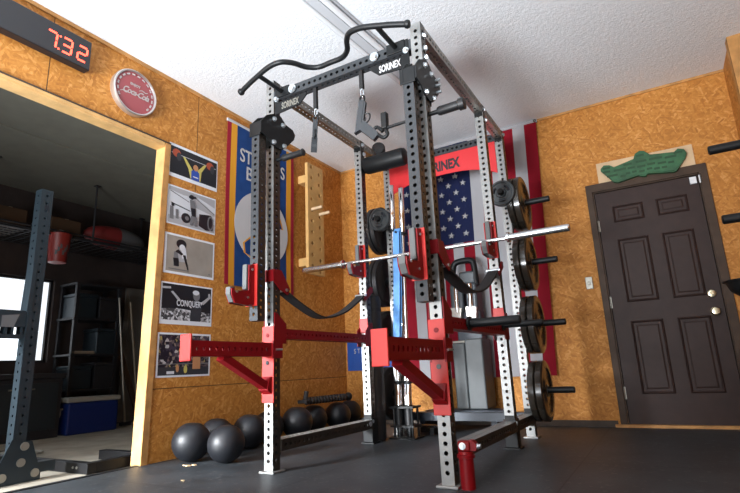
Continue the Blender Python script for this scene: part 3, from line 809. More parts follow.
# corner nameplates under the front crossbeam
for xa, s in ((XL + W / 2 + .016, 1), (XR - W / 2 - .016, -1)):
    poly = [(0, 2.247), (.205 * s, 2.262), (.262 * s, 2.315), (.262 * s, 2.333), (0, 2.333)]
    if s < 0: poly = poly[::-1]
    bm = BM(); prism(bm, poly, (xa, yf - .003, 0), EX, EZ, .008); o = obj('nameplate', fixn(bm), M['black'], rack)
    bm = text_bm('SORINEX', .064, (xa + .128 * s, yf - .0035, 2.292), EX, EZ, .0012, sx=.54, bold=.0016); obj('lettering', bm, M['steel_plate'] if s > 0 else M['cloth_white'], o)
    # bracket plate behind it that carries the beam
    bm = BM(); x0_, x1_ = sorted((xa, xa + s * .035)); box(bm, (x0_, yf - .006, 2.335), (x1_, yf - .0005, 2.43), bev=.002); obj('corner_bracket', bm, M['black'], rack)
    bolt(rack, (xa + s * .016, yf - .006, 2.355), (0, -1, 0), .014)
# moustache pull-up bar
cx = 1.585; half = [(0, -2.535, 2.43), (.09, -2.537, 2.43), (.155, -2.58, 2.432), (.20, -2.655, 2.435), (.255, -2.71, 2.43), (.34, -2.722, 2.42), (.45, -2.71, 2.395), (.52, -2.70, 2.378), (.605, -2.685, 2.355)]
path = [(cx - a, b, c) for a, b, c in half[::-1]] + [(cx + a, b, c) for a, b, c in half[1:]]
bm = BM(); tube(bm, path, .0165, 14, k=6)
pb = obj('pull_up_bar', fixn(bm), M['black'], rack, smooth=True)
for s in (-1, 1):
    bm = BM(); p = Vector((cx + s * .605, -2.685, 2.355)); lathe(bm, [(-.012, 0), (-.012, .02), (.0, .024), (.012, .02), (.016, 0)], p, (s, .1, -.25), 16); obj('end_cap', fixn(bm), M['black'], pb, smooth=True)
    bm = BM(); cyl(bm, (cx + s * .43, -2.708, 2.398), (cx + s * .43, yf - .012, 2.40), .015, 14); obj('standoff', bm, M['black'], pb, smooth=True)
    bm = BM(); box(bm, (cx + s * .43 - .06, yf - .012, 2.362), (cx + s * .43 + .06, yf, 2.432), bev=.003); obj('mounting_plate', bm, M['black'], pb)
for x in (1.245, 1.872): bolt(rack, (x, yf - .012, 2.388), (0, -1, 0), .022, .012)
# corner bolts on the outside
for y, zz in ((YF + .004, 2.44), (YF + .01, 2.36), (YF + .012, 2.30), (YM, 2.48), (YM + .02, 2.40), (YR, 2.48), (YM - .03, .165), (YR, .17)):
    for x, s in ((XL + W / 2, 1), (XR + W / 2, 1)):
        bolt(rack, (x, y, zz), (1, 0, 0), .014)
# left inner base bolt seen at the far post
bolt(rack, (XL + W / 2, YM - .07, .15), (1, 0, 0), .02)

# red rear sign between the back posts
t = thing('arched_sign', (1.6, YR - W / 2 - .008, 2.2), 'red arched sign board with black lettering between the rear posts of the rack', 'sign')
xs0, xs1 = XL + W / 2 + .002, XR - W / 2 - .002
n = 16
top = [(xs0 + (xs1 - xs0) * i / n, 2.425) for i in range(n + 1)]
bot = [(xs0 + (xs1 - xs0) * i / n, 2.235 - .10 * abs(2 * i / n - 1) ** 3) for i in range(n + 1)]
bm = BM(); prism(bm, bot + top[::-1], (0, YR - W / 2 - .006, 0), EX, EZ, .006); obj('board', fixn(bm), M['sign_red'], t)
bm = text_bm('SORINEX', .125, (1.60, YR - W / 2 - .0068, 2.315), EX, EZ, .001, sx=.70, bold=.006); obj('lettering', bm, M['ink_black'], t)

# jammer arms: black tubes hanging in front of the front posts
def jammer(xc, label, zb, ybf):
    xp = XL if xc < 1.6 else XR
    t = thing('jammer_arm', (xc, ybf, zb), label, 'rack attachment', 'black arms hanging on the front posts')
    w_ = .064
    bm = BM(); holed_tube(bm, (xc, ybf + w_ / 2, zb), 2, 2.12 - zb, w_, mis=(1, 1, 1, 0)); obj('arm', fixn(bm), [M['black_grey'], M['post_dark']], t)  # front face greyer than the sides, its shine put into the colour
    bk = BM()
    # collar over the arm top and a pair of side cheeks that clamp the post
    box(bk, (xc - .046, ybf - .008, 2.06), (xc + .046, ybf - .001, 2.155), bev=.002)
    for s in (-1, 1):
        xo = xp + s * .040
        poly = [(-2.61, 2.075), (-2.545, 2.06), (-2.50, 2.022), (-2.40, 2.022), (-2.355, 2.06), (-2.272, 2.145), (-2.258, 2.185), (-2.285, 2.215), (-2.36, 2.225), (-2.41, 2.262), (-2.455, 2.272), (-2.555, 2.215), (-2.61, 2.15)]
        prism(bk, poly, (xo + .004, 0, 0), EY, EZ, .008)
    br = obj('pivot_bracket', fixn(bk), M['black'], t)
    bm = BM(); box(bm, (xp - .036, YF + W / 2 + .001, 2.0), (xp + .036, YF + W / 2 + .013, 2.16)); obj('clamp_plate', bm, M['black'], t)
    for y, z in ((-2.485, 2.215), (-2.395, 2.205), (-2.49, 2.045), (-2.382, 2.055)):
        bolt(t, (xp + .044, y, z), (1, 0, 0), .013)
    for z in ((2.12, 2.165, 2.20) if xc > 1.6 else ()): 
        bm = BM(); cyl(bm, (xp + .044, -2.325, z), (xp + .075, -2.325, z), .010, 10); obj('pin', bm, M['zinc'], t)
    return t
jl = jammer(1.030, 'black lever arm hanging on the front post before the blue banner', .865, -2.60)
jr = jammer(2.133, 'black lever arm hanging on the front post before the flag', .868, -2.60)

# j-cups
def jcup(name_label, xc, yface, z0, h, group, liner=True):
    t = thing('j_cup', (xc, yface, z0), name_label, 'bar holder', group)
    wi = .021
    for sd in (-1, 1):
        bm = BM(); xa, xb = xc + sd * wi - .004, xc + sd * wi + .004
        prism(bm, [(yface - .012, z0), (yface - .012, z0 + h), (yface - .058, z0 + h - .008), (yface - .058, z0)][::-1], (xb, 0, 0), EY, EZ, .008)
        prism(bm, [(yface - .058, z0 - .006), (yface - .058, z0 + .084), (yface - .172, z0 + .066), (yface - .168, z0 + .0)][::-1], (xb, 0, 0), EY, EZ, .008)
        prism(bm, [(yface - .168, z0 + .0), (yface - .172, z0 + .088), (yface - .196, z0 + .082), (yface - .192, z0 + .045)][::-1], (xb, 0, 0), EY, EZ, .008)
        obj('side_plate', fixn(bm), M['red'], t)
    bm = BM(); box(bm, (xc - .043, yface - .0115, z0 - .004), (xc + .043, yface - .001, z0 + h + .004), bev=.002); obj('back_plate', bm, M['red_lit'], t)
    bm = BM(); box(bm, (xc - .0165, yface - .072, z0 + .090), (xc + .0165, yface - .0125, z0 + h - .004), bev=.004)
    obj('back_liner', bm, M['uhmw'], t)
    bm = BM(); xb = xc + .0165
    prism(bm, [(yface - .02, z0 - .004), (yface - .02, z0 + .089), (yface - .160, z0 + .072), (yface - .176, z0 + .006)][::-1], (xb, 0, 0), EY, EZ, .033)
    prism(bm, [(yface - .176, z0 + .006), (yface - .160, z0 + .094), (yface - .200, z0 + .090), (yface - .200, z0 + .05)][::-1], (xb, 0, 0), EY, EZ, .033)
    obj('tray_liner', fixn(bm), M['uhmw'], t)
    for y, z in ((yface - .035, z0 + h - .035), (yface - .07, z0 + .04), (yface - .16, z0 + .065)): bolt(t, (xc + wi + .004, y, z), (1, 0, 0), .007, .005, washer=False)
    return t
jcup('red bar holder on the black lever arm by the blue banner, empty', 1.030, -2.609, .955, .245, 'red bar holders')
jcup('red bar holder on the black lever arm before the flag, empty', 2.133, -2.609, .975, .255, 'red bar holders')
ymf = YM - W / 2
for xc, lab in ((XL, 'red bar holder under the left end of the racked barbell'), (XR, 'red bar holder under the right end of the racked barbell')):
    jcup(lab, xc, ymf - .001, 1.295, .265, 'red bar holders')
# barbell on the middle posts
BYc, BZc = ymf - .098, 1.405
t = thing('barbell', (1.61, BYc, BZc), 'long silver barbell resting in red holders across the rack', 'barbell')
bm = BM(); cyl(bm, (.925, BYc, BZc), (2.295, BYc, BZc - .004), .0145, 16); obj('shaft', bm, M['bar_steel'], t, smooth=True)
for s, xa, xb in ((-1, .93, .515), (1, 2.285, 2.70)):
    bm = BM(); lathe(bm, [(0, 0), (0, .037), (.018, .037), (.02, .0255), (abs(xb - xa) - .012, .0255), (abs(xb - xa) - .004, .023), (abs(xb - xa), .018), (abs(xb - xa), 0)], (xa, BYc, BZc), (s, 0, 0), 24); obj('sleeve', fixn(bm), M['bar_steel'], t, smooth=True)

# spotter arms (red) pointing out of the front posts
def spotter(xc, label, z0, zt, yend, sl_z0, sl_z1, brace_y):
    t = thing('spotter_arm', (xc, yf, sl_z0), label, 'rack attachment', 'red spotter arms on the front posts')
    hw = .036
    ys_ = yf - .012
    L_ = ys_ - yend
    bm = BM(); holed_tube(bm, (xc, yend, (z0 + zt) / 2), 1, L_, .064, h=.064, r=.0095); 
    for v in bm.verts: v.co.z = (z0 + zt) / 2 + (v.co.z - (z0 + zt) / 2) * ((zt - z0) / .064)
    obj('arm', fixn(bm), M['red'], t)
    bm = BM(); box(bm, (xc - .038, yend - .012, z0 - .022), (xc + .038, yend, zt + .032), bev=.003); obj('end_plate', bm, M['red_lit'], t)
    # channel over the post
    bm = BM(); box(bm, (xc - .045, ys_ + .001, sl_z0), (xc + .045, ys_ + .010, sl_z1), bev=.003); o = obj('sleeve', bm, M['red_lit'], t)
    for sd in (-1, 1):
        xa, xb = sorted((xc + sd * .0345, xc + sd * .045))
        obj('side_ear', box(BM(), (xa, ys_, z0 - .012), (xb, YF + W / 2 + .01, zt + .012)), M['red'], t)
    bm = BM(); cyl(bm, (xc + .046, YF - .02, (z0 + zt) / 2), (xc + .052, YF + .03, (z0 + zt) / 2), .006, 8); obj('latch_pin', bm, M['zinc'], t)
    # diagonal brace
    p0 = Vector((xc, brace_y, z0)); p1 = Vector((xc, ys_ - .002, sl_z0 + .085)); dd = (p1 - p0).normalized(); nn = Vector((0, -dd.z, dd.y)) * .021
    bm = BM(); hwb = .026
    A = [bm.verts.new(q) for q in (p0 + nn + EX * hwb, p0 + nn - EX * hwb, p0 - nn - EX * hwb, p0 - nn + EX * hwb)]
    B = [bm.verts.new(q + dd * (p1 - p0).length) for q in (p0 + nn + EX * hwb, p0 + nn - EX * hwb, p0 - nn - EX * hwb, p0 - nn + EX * hwb)]
    for i in range(4): bm.faces.new((A[i], A[(i + 1) % 4], B[(i + 1) % 4], B[i]))
    bm.faces.new(A[::-1]); bm.faces.new(B)
    obj('brace', fixn(bm), M['red'], t)
    bm = BM(); prism(bm, [(ys_ - .04, sl_z0 + .075), (ys_, sl_z0 + .05), (ys_, sl_z0 + .15), (ys_ - .012, sl_z0 + .15)], (xc + .034, 0, 0), EY, EZ, .068); obj('brace_foot', fixn(bm), M['red'], t)
    for z in (sl_z1 - .055, sl_z0 + .23):
        bm = BM(); cyl(bm, (xc, ys_ - .0005, z), (xc, ys_ - .004, z), .012, 14); obj('pin', bm, M['red'] if z > zt else M['ink_black'], t)
    return t
spotter(XL, 'red spotter arm on the front post, reaching out before the posters', .657, .737, -3.09, .389, .838, -2.86)
spotter(XR, 'red spotter arm on the front post, reaching out before the black weight column', .588, .682, -3.07, .325, .788, -2.93)

# inside safety bars between front and middle posts
def safety(xc, label, z0, z1):
    t = thing('safety_bar', (xc, YM, z0), label, 'rack attachment', 'red safety bars inside the rack')
    a, b2 = YF + W / 2 + .008, YM - W / 2 - .008
    bm = BM(); holed_tube(bm, (xc, a, (z0 + z1) / 2), 1, b2 - a, .062, h=z1 - z0, r=.009); obj('tube', fixn(bm), M['red'], t)
    for y, s in ((YF, -1), (YM, 1)):
        bm = BM()
        for sx in (-1, 1):
            xo = xc + sx * .0395
            yy0, yy1 = (y - .03, y + W / 2 + .05) if s < 0 else (y - W / 2 - .05, y + .03)
            zz0, zz1 = z0 - .02, z1 + .085
            poly = [(yy0, zz0), (yy1, zz0), (yy1, z1 + (.02 if s < 0 else .085)), (yy0 + (.02 if s < 0 else 0), zz1), (yy0, zz1)] if s < 0 else [(yy0, zz0), (yy1, zz0), (yy1, zz1), (yy1 - .02, zz1), (yy0, z1 + .02)]
            prism(bm, poly, (xo + .003, 0, 0), EY, EZ, .006)
        if s > 0: box(bm, (xc - .042, YM - W / 2 - .007, z1), (xc + .042, YM - W / 2 - .001, z1 + .085))
        obj('end_fork', fixn(bm), M['red'] , t)
        if s > 0:
            bm = BM(); box(bm, (xc - .038, YM - W / 2 - .010, z1 + .01), (xc + .038, YM - W / 2 - .0068, z1 + .12), bev=.002); obj('pin_plate', bm, M['red_lit'], t)
    return t
safety(XL, 'red safety bar inside the rack on the side of the medicine balls', .752, .835)
safety(XR, 'red safety bar inside the rack on the side of the brown door', .735, .815)

# strap safeties
def strap(xc, label, za, zm, zb):
    t = thing('safety_strap', (xc, YM, zm), label, 'strap', 'black strap safeties')
    yA, yB = YF + W / 2 + .05, YM - W / 2 - .03
    pts = [(xc, yA, za), (xc, yA + (yB - yA) * .2, za - (za - zm) * .58), (xc, yA + (yB - yA) * .43, zm), (xc, yA + (yB - yA) * .68, zm + (zb - zm) * .22), (xc, yA + (yB - yA) * .88, zm + (zb - zm) * .66), (xc, yB, zb)]
    bm = BM(); ribbon(bm, pts, EX, .075, .012, 6); obj('webbing', fixn(bm), M['webbing'], t)
    for end, y, z, s in ((0, YF, za, 1), (1, YM, zb, -1)):
        bm = BM()
        yo = y - s * (W / 2 + .008)
        if end == 0:
            box(bm, (xc - .042, min(yo, yo + .007), z + .045), (xc + .042, max(yo, yo + .007), z + .12))
            for sx in (-1, 1):
                prism(bm, [(y - W / 2 - .008, z + .045), (y + W / 2 - .01, z - .005), (y + W / 2 + .065, z - .03), (y + W / 2 + .085, z + .01), (y + W / 2, z + .12), (y - W / 2 - .008, z + .12)], (xc + sx * .042 + .003, 0, 0), EY, EZ, .006)
        else:
            for sx in (-1, 1):
                prism(bm, [(y - W / 2 - .055, z - .03), (y - W / 2 - .03, z - .045), (y + W / 2 + .02, z + .035), (y + W / 2 + .02, z + .075), (y + W / 2 - .015, z + .075)], (xc + sx * .042 + .003, 0, 0), EY, EZ, .006)
        o = obj('end_bracket', fixn(bm), M['red'], t)
        bm = BM(); yb_ = y + s * (W / 2 + .05) if end == 0 else y - W / 2 - .035
        cyl(bm, (xc - .05, yb_, z), (xc + .05, yb_, z), .010, 12); obj('cross_pin', bm, M['zinc'], t)
    return t
strap(XL, 'black sagging strap between red brackets in front of the wood corner', 1.07, .925, 1.14)
strap(XR, 'black sagging strap between red brackets in front of the flag', 1.08, .985, 1.20)

# red pivot post on the floor beside the front post
t = thing('landmine_post', (2.243, -2.46, 0), 'short red landmine post with bolted top beside the right front post', 'rack attachment')
px_, py_ = 2.238, -2.46
bm = BM(); lathe(bm, [(0, 0), (0, .034), (.135, .034), (.137, .042), (.150, .043), (.152, .036), (.165, .034), (.168, 0)], (px_, py_, 0), EZ, 28); obj('tube', fixn(bm), M['red'], t, smooth=True)
bm = BM(); box(bm, (px_ - .03, py_ - .028, .166), (px_ + .03, py_ + .028, .212), bev=.008); obj('pivot_head', bm, M['red'], t)
bm = BM(); prism(bm, [(px_ + .024, .168), (px_ + .055, .168), (px_ + .062, .195), (px_ + .04, .215), (px_ + .024, .215)], (0, py_ - .016, 0), EX, EZ, .032); obj('ear', fixn(bm), M['red'], t)
bolt(t, (px_ - .004, py_ - .028, .190), (0, -1, 0), .012); bolt(t, (px_ + .060, py_, .188), (1, 0, 0), .010)

# padded roller on the left middle post
t = thing('roller_pad', (1.3, YM - .02, 2.27), 'thick black padded roller mounted high on the left middle post', 'roller')
bm = BM(); lathe(bm, [(0, 0), (0, .055), (.01, .07), (.03, .075), (.36, .075), (.385, .068), (.395, .045), (.395, 0)], (1.105, YM - .01, 2.268), EX, 28); obj('pad', fixn(bm), M['black'], t, smooth=True)
bm = BM(); cyl(bm, (XL + W / 2 + .002, YM - .01, 2.268), (1.12, YM - .01, 2.268), .022, 14); box(bm, (XL + W / 2 + .001, YM - .04, 2.22), (XL + W / 2 + .01, YM + .03, 2.32)); obj('mount', bm, M['black'], t)
t = thing('round_knob_pad', (1.2, YR - .1, 2.46), 'black round pad end peeping over the thick padded roller', 'roller')
bm = BM(); lathe(bm, [(0, 0), (0, .055), (.012, .062), (.07, .062), (.08, .05), (.08, 0)], (1.07, -.98, 2.54), (.45, -.9, 0), 22); obj('pad', fixn(bm), M['rubber'], t, smooth=True)
bm = BM(); cyl(bm, (1.07, -.98, 2.54), (XL + W / 2 + .002, -.955, 2.53), .012, 10); obj('stem', bm, M['black'], t)

# handles through the front posts under the lever brackets
t = thing('pull_handle', (1.2, -2.44, 1.93), 'stubby black handle sticking inward from the front post by the blue banner', 'handle')
bm = BM(); cyl(bm, (XL + W / 2 + .001, -2.44, 1.937), (1.14, -2.44, 1.937), .012, 12); obj('pin', bm, M['black'], t)
bm = BM(); lathe(bm, [(0, 0), (0, .022), (.008, .024), (.03, .021), (.15, .021), (.165, .025), (.172, .018), (.172, 0)], (1.128, -2.44, 1.937), EX, 18); obj('grip', fixn(bm), M['rubber'], t, smooth=True)
t = thing('pull_handle', (2.25, -2.42, 1.96), 'thick black sleeve handle sticking outward from the front post under the ceiling', 'handle')
bm = BM(); lathe(bm, [(0, 0), (0, .022), (.01, .026), (.12, .026), (.125, .034), (.155, .034), (.16, .02), (.16, 0)], (2.225, -2.42, 1.945), (1, 0, .02), 18); obj('grip', fixn(bm), M['rubber'], t, smooth=True)
bm = BM(); cyl(bm, (XR + W / 2 + .001, -2.42, 1.944), (2.235, -2.42, 1.945), .013, 12); obj('pin', bm, M['black'], t)
t = thing('cable_hook_bar', (1.95, -2.42, 1.93), 'thin dark bar with block and loop pointing inward from the front post', 'handle')
bm = BM(); cyl(bm, (1.862, -2.42, 1.94), (XR - W / 2 - .001, -2.42, 1.945), .009, 12); obj('bar', bm, M['black'], t)
bm = BM(); box(bm, (1.868, -2.44, 1.935), (1.905, -2.40, 2.04), bev=.006); obj('block', bm, M['black'], t)
bm = BM(); tube(bm, [(1.885, -2.42, 1.94), (1.90, -2.42, 1.90), (1.872, -2.42, 1.885), (1.835, -2.42, 1.915), (1.808, -2.42, 1.945), (1.825, -2.42, 1.965), (1.85, -2.42, 1.95), (1.868, -2.42, 1.925)], .011, 10); obj('loop', fixn(bm), M['black'], t, smooth=True)

# pistol shaped pull-up grips on straps
def pistol(bm, o, u, v, th, sc=1.0):
    """muzzle up: slide along v, grip to the side u"""
    def P(poly, t_): prism(bm, [(a * sc, b * sc) for a, b in poly], Vector(o) + Vector(u).cross(Vector(v)) * (t_ / 2), u, v, t_)
    P([(-.018, -.185), (.014, -.185), (.018, 0), (-.014, 0)], th)                      # slide and barrel
    P([(.012, -.15), (.026, -.15), (.028, -.012), (.014, -.01)], th * .8)               # frame under it
    P([(-.022, -.20), (.012, -.185), (.10, -.262), (.125, -.235), (.12, -.215), (.03, -.13), (.0, -.15)], th * 1.15)   # grip
    return bm
def grip(label, x, facing, zt, sc=1.0):
    y = YF
    t = thing('pistol_grip', (x, y, zt), label, 'pull-up grip', 'pistol pull-up grips')
    bm = BM(); box(bm, (x - .013, y - .013, zt + .07), (x + .013, y + .013, ZB - W / 2 - .001), bev=.004); obj('strap', bm, M['webbing'], t)
    bm = BM(); tube(bm, [(x + .010 * math.sin(q * PI / 6), y, zt + .045 + .026 * math.cos(q * PI / 6)) for q in range(13)], .0035, 8, smooth=False); obj('carabiner', fixn(bm), M['zinc'], t)
    bm = BM(); tube(bm, [(x + .016 * math.sin(q * PI / 8), y, zt + .004 + .02 * math.cos(q * PI / 8)) for q in range(17)], .006, 8, smooth=False); obj('ring', fixn(bm), M['black'], t)
    u, v = facing
    bm = BM(); pistol(bm, (x - .004, y, zt - .012), u, v, .032, sc); obj('body', fixn(bm), M['black_grey'], t)
    vv = Vector(v); uu = Vector(u); o = Vector((x - .004, y, zt - .012))
    bm = BM(); tube(bm, [o + uu * a * sc + vv * b * sc for a, b in ((.024, -.085), (.05, -.085), (.06, -.10), (.058, -.125), (.045, -.14), (.024, -.142))], .0045, 8, k=3); obj('trigger_guard', fixn(bm), M['black'], t, smooth=True)
    bm = BM(); tube(bm, [o + uu * .026 * sc - vv * .10 * sc, o + uu * .036 * sc - vv * .115 * sc, o + uu * .034 * sc - vv * .128 * sc], .003, 6, k=3); obj('trigger', fixn(bm), M['black'], t)
    return t
grip('black pistol-shaped grip hanging edge-on from the crossbeam, nearer the blue banner', 1.402, (Vector((.60, -.80, .0)).normalized(), Vector((.08, 0, 1)).normalized()), 2.14, 1.0)
gu = Vector((.97, .2, 0)).normalized(); gv = Vector((.16, 0, 1)).normalized()
grip('black pistol-shaped grip hanging side-on from the crossbeam, nearer the black lever arm', 1.752, (gu, gv), 2.165, 1.05)

# ------------------------------------------------------------------ weight storage
def peg_on(rackside, x, y, z, d, length, r=.024):
    bm = BM(); lathe(bm, [(0, 0), (0, .036), (.012, .036), (.014, r), (length - .006, r), (length, r - .005), (length, 0)], (x, y, z), d, 20)
    return obj('storage_peg', fixn(bm), M['black'], rack, smooth=True)
ZP = (1.835, 1.335, .845, .345)
for z in ZP:
    peg_on(1, XR + W / 2 + .001, YR, z, EX, .315)
    peg_on(-1, XL - W / 2 - .001, YR, z, -EX, .315)
def plate_bm(r=.225, th=.05, hole=.028):
    bm = BM()
    lathe(bm, [(0, hole), (0, .045), (.004, .05), (.004, .085), (.010, .095), (.010, r - .055), (0, r - .045), (0, r - .008), (.006, r), (th - .006, r), (th, r - .008), (th, r - .045), (th - .010, r - .055),
               (th - .010, .095), (th - .004, .085), (th - .004, .05), (th, .045), (th, hole), (0, hole)], (0, 0, 0), EX, 48)
    return fixn(bm)
def bumper(x, y, z, label, group, th=.05, r=.225, mat='rubber_gloss'):
    t = thing('bumper_plate', (x, y, z), label, 'weight plate', group)
    bm = plate_bm(r, th); bmesh.ops.translate(bm, verts=bm.verts, vec=(x, y, z)); obj('disc', bm, M[mat], t, smooth=True)
    bm = BM(); lathe(bm, [(-.001, .0275), (-.001, .044), (.003, .044)], (x, y, z), EX, 28); lathe(bm, [(th + .001, .0275), (th + .001, .044), (th - .003, .044)], (x, y, z), EX, 28); obj('hub_ring', fixn(bm), M['iron'], t, smooth=True)
    return t
rank = ['topmost', 'second from the top', 'third from the top', 'lowest']
for i, z in enumerate(ZP):
    for j in range(2):
        bumper(2.197 + .0545 * j, YR - .0, z - .004, f'black bumper plate, {rank[i]} on the right rear post, ' + ('inner of pair' if j == 0 else 'outer of pair'), 'bumper plates on the right rear post')
    for j in range(2):
        bumper(.932 - .0545 * j, YR, z - .004, f'black bumper plate, {rank[i]} on the left rear post, ' + ('inner of pair' if j == 0 else 'outer of pair'), 'bumper plates on the left rear post', mat='rubber')
def small_plate(x, y, z, label, r, th, group):
    t = thing('change_plate', (x, y, z), label, 'weight plate', group)
    bm = BM(); lathe(bm, [(0, .027), (0, r * .34), (.006, r * .40), (.006, r * .78), (0, r * .84), (0, r - .006), (.005, r), (th - .005, r), (th, r - .006), (th, .027), (0, .027)], (x, y, z), (0, 1, 0), 40); obj('disc', fixn(bm), M['iron'], t, smooth=True)
    bm = BM(); lathe(bm, [(-.003, .026), (-.003, .036), (.002, .038)], (x, y, z), (0, 1, 0), 24); obj('hub_ring', fixn(bm), M['iron'], t, smooth=True)
    for q in range(3):
        an = q * 2 * PI / 3 + .6; bm = BM()
        tube(bm, [(x + r * .60 * math.cos(an + d_), y + .002, z + r * .60 * math.sin(an + d_)) for d_ in (-.42, -.2, 0, .2, .42)], .011, 8)
        obj('grip_slot', fixn(bm), M['ink_black'], t)
    return t
for x, zc, lab in ((XR + .028, 1.884, 'right'), (XL + .006, 1.874, 'left')):
    yb = YR - W / 2 - .001; ln = .25
    bm = BM(); lathe(bm, [(0, 0), (0, .032), (.01, .032), (.012, .023), (ln - .005, .023), (ln, .018), (ln, 0)], (x, yb, zc), (0, -1, 0), 18); obj('storage_peg', fixn(bm), M['black'], rack, smooth=True)
    yy = yb - ln + .035
    for k, rr in enumerate((.105, .105)):
        small_plate(x, yy + .0275 - .0275 * k, zc - .004, f'small grey iron plate on the {lab} rear post, ' + ('behind its twin', 'in front of its twin')[k], rr, .026, 'small plates at the back of the rack')

# extra black bars on the right side
t = thing('dip_handle', (2.26, -2.2, .76), 'thick black bar sticking out sideways from the right safety bar, nearer the camera', 'handle')
bm = BM(); lathe(bm, [(0, 0), (0, .04), (.012, .04), (.014, .0245), (.282, .0245), (.288, .02), (.288, 0)], (XR + .045, -2.12, .782), (1, .0, .0), 20); obj('bar', fixn(bm), M['black'], t, smooth=True)
t = thing('dip_handle', (2.3, -1.5, .82), 'slim black bar sticking out sideways from the right safety bar, farther back', 'handle')
bm = BM(); lathe(bm, [(0, 0), (0, .036), (.012, .036), (.014, .021), (.258, .021), (.264, .017), (.264, 0)], (XR + .045, -1.42, .808), (1, 0, 0), 18); obj('bar', fixn(bm), M['black'], t, smooth=True)

t = thing('tall_bag', (1.018, -1.165, 0), 'tall smooth black bag standing between the left middle post and the upright barbells', 'bag')
bm = BM(); lathe(bm, [(0, 0), (0, .05), (.012, .082), (1.12, .082), (1.15, .073), (1.165, .04), (1.165, 0)], (1.018, -1.165, 0.0), EZ, 28); obj('body', fixn(bm), M['rubber'], t, smooth=True)
bm = BM(); lathe(bm, [(1.02, .0835), (1.05, .0835)], (1.018, -1.165, 0), EZ, 28); lathe(bm, [(.2, .0835), (.23, .0835)], (1.018, -1.165, 0), EZ, 28); obj('strap', bm, M['webbing'], t)
# upright bars in a floor holder, behind the left middle post
t = thing('bar_holder', (1.19, -.98, 0), 'black tubular floor holder with upright barbells in it', 'bar holder')
bm = BM(); box(bm, (1.09, -1.06, .09), (1.30, -.90, .105)); box(bm, (1.09, -1.06, .235), (1.30, -.90, .25))
for x, y in ((1.115, -1.03), (1.275, -1.03), (1.115, -.92), (1.275, -.92)): cyl(bm, (x, y, 0), (x, y, .25), .01, 10)
box(bm, (1.08, -1.07, 0), (1.31, -.89, .012)); obj('frame', bm, M['black'], t)
for x, y in ((1.145, -1.0), (1.235, -1.0), (1.19, -.945)):
    bm = BM(); cyl(bm, (x, y, .10), (x, y, .26), .034, 16, caps=False); obj('sleeve_tube', bm, M['rubber'], t, smooth=True)
def vbar(x, y, ztop, label, x2=None, zb=.014):
    t = thing('upright_barbell', (x, y, zb), label, 'barbell', 'barbells standing in the floor holder')
    lean = ((x2 if x2 is not None else x) - x) / (ztop - zb)
    d_ = Vector((lean, 0, 1)).normalized(); L_ = ztop - zb
    p = Vector((x, y, zb))
    bm = BM(); cyl(bm, p + d_ * .40, p + d_ * (L_ - .40), .0145, 14); obj('shaft', bm, M['bar_steel'], t, smooth=True)
    for a, b2 in ((0, .415), (L_ - .415, L_)):
        bm = BM(); lathe(bm, [(a, 0), (a, .022), (a + .004, .025), (b2 - .004, .025), (b2, .022), (b2, 0)], p, d_, 18); obj('sleeve', fixn(bm), M['chrome'], t, smooth=True)
    for a in (.415, L_ - .435):
        bm = BM(); lathe(bm, [(a, 0), (a, .036), (a + .02, .036), (a + .02, 0)], p, d_, 18); obj('collar', fixn(bm), M['black'], t, smooth=True)
    return t
vbar(1.145, -1.0, 2.165, 'chrome barbell standing upright at the left of the floor holder', 1.19)
vbar(1.235, -1.0, 2.12, 'chrome barbell standing upright at the right of the floor holder', 1.285)
vbar(1.19, -.945, 1.6, 'short chrome bar standing upright between two taller ones', 1.205)
t = thing('resistance_band', (1.215, -1.05, .8), 'pale blue flat resistance band hanging by the upright barbells', 'band')
bm = BM(); ribbon(bm, [(1.245, -1.07, 1.70), (1.225, -1.07, 1.25), (1.205, -1.07, .95), (1.19, -1.07, .72), (1.195, -1.055, .70), (1.21, -1.04, .95), (1.23, -1.04, 1.25), (1.25, -1.04, 1.70), (1.248, -1.055, 1.715), (1.245, -1.07, 1.70)], EX, .060, .005, 5); obj('loop', fixn(bm), M['band_blue'], t)
t2 = bpy.data.objects.new
bm = BM(); cyl(bm, (1.25, -1.09, 1.70), (1.25, -.95, 1.70), .009, 10); obj('hook', bm, M['black'], t)

# tall grey training machine behind the rack
t = thing('training_machine', (1.5, -.33, 0), 'tall grey two-panel machine with black and chrome head in front of the flag', 'gym machine')
bm = BM(); box(bm, (1.08, -.62, .10), (1.83, -.50, .165), bev=.006); box(bm, (1.08, -.42, .10), (1.83, -.20, .165), bev=.006)
for x in (1.12, 1.76): box(bm, (x, -.62, 0), (x + .05, -.20, .10))
obj('base', bm, M['slate'], t)
bm = BM(); box(bm, (1.375, -.36, .168), (1.495, -.10, .755), bev=.012); obj('panel', bm, M['grey_vinyl'], t)
bm = BM(); box(bm, (1.50, -.37, .168), (1.665, -.10, .785), bev=.012); obj('panel', bm, M['grey_vinyl'], t)
bm = BM(); box(bm, (1.38, -.35, .755), (1.64, -.12, .775), bev=.004); obj('top_lip', bm, M['cooler_white'], t)
bm = BM(); box(bm, (1.40, -.26, .77), (1.64, -.12, 1.05), bev=.01); obj('column', bm, M['slate'], t)
bm = BM(); box(bm, (1.37, -.30, 1.03), (1.50, -.12, 1.31), bev=.02); box(bm, (1.525, -.30, 1.03), (1.635, -.12, 1.31), bev=.02); obj('housing', bm, M['machine_grey'], t)
for x in (1.44, 1.575):
    bm = BM(); cyl(bm, (x, -.315, 1.04), (x + .005, -.315, 1.30), .022, 14); obj('chrome_rail', bm, M['chrome'], t, smooth=True)
for xa, xb in ((1.385, 1.475), (1.535, 1.62)):
    bm = BM(); prism(bm, [(xa, .985), (xb, .975), (xb + .012, 1.075), (xa - .008, 1.085)], (0, -.335, 0), EX, EZ, .12); obj('chrome_cover', fixn(bm), M['gunmetal'], t)
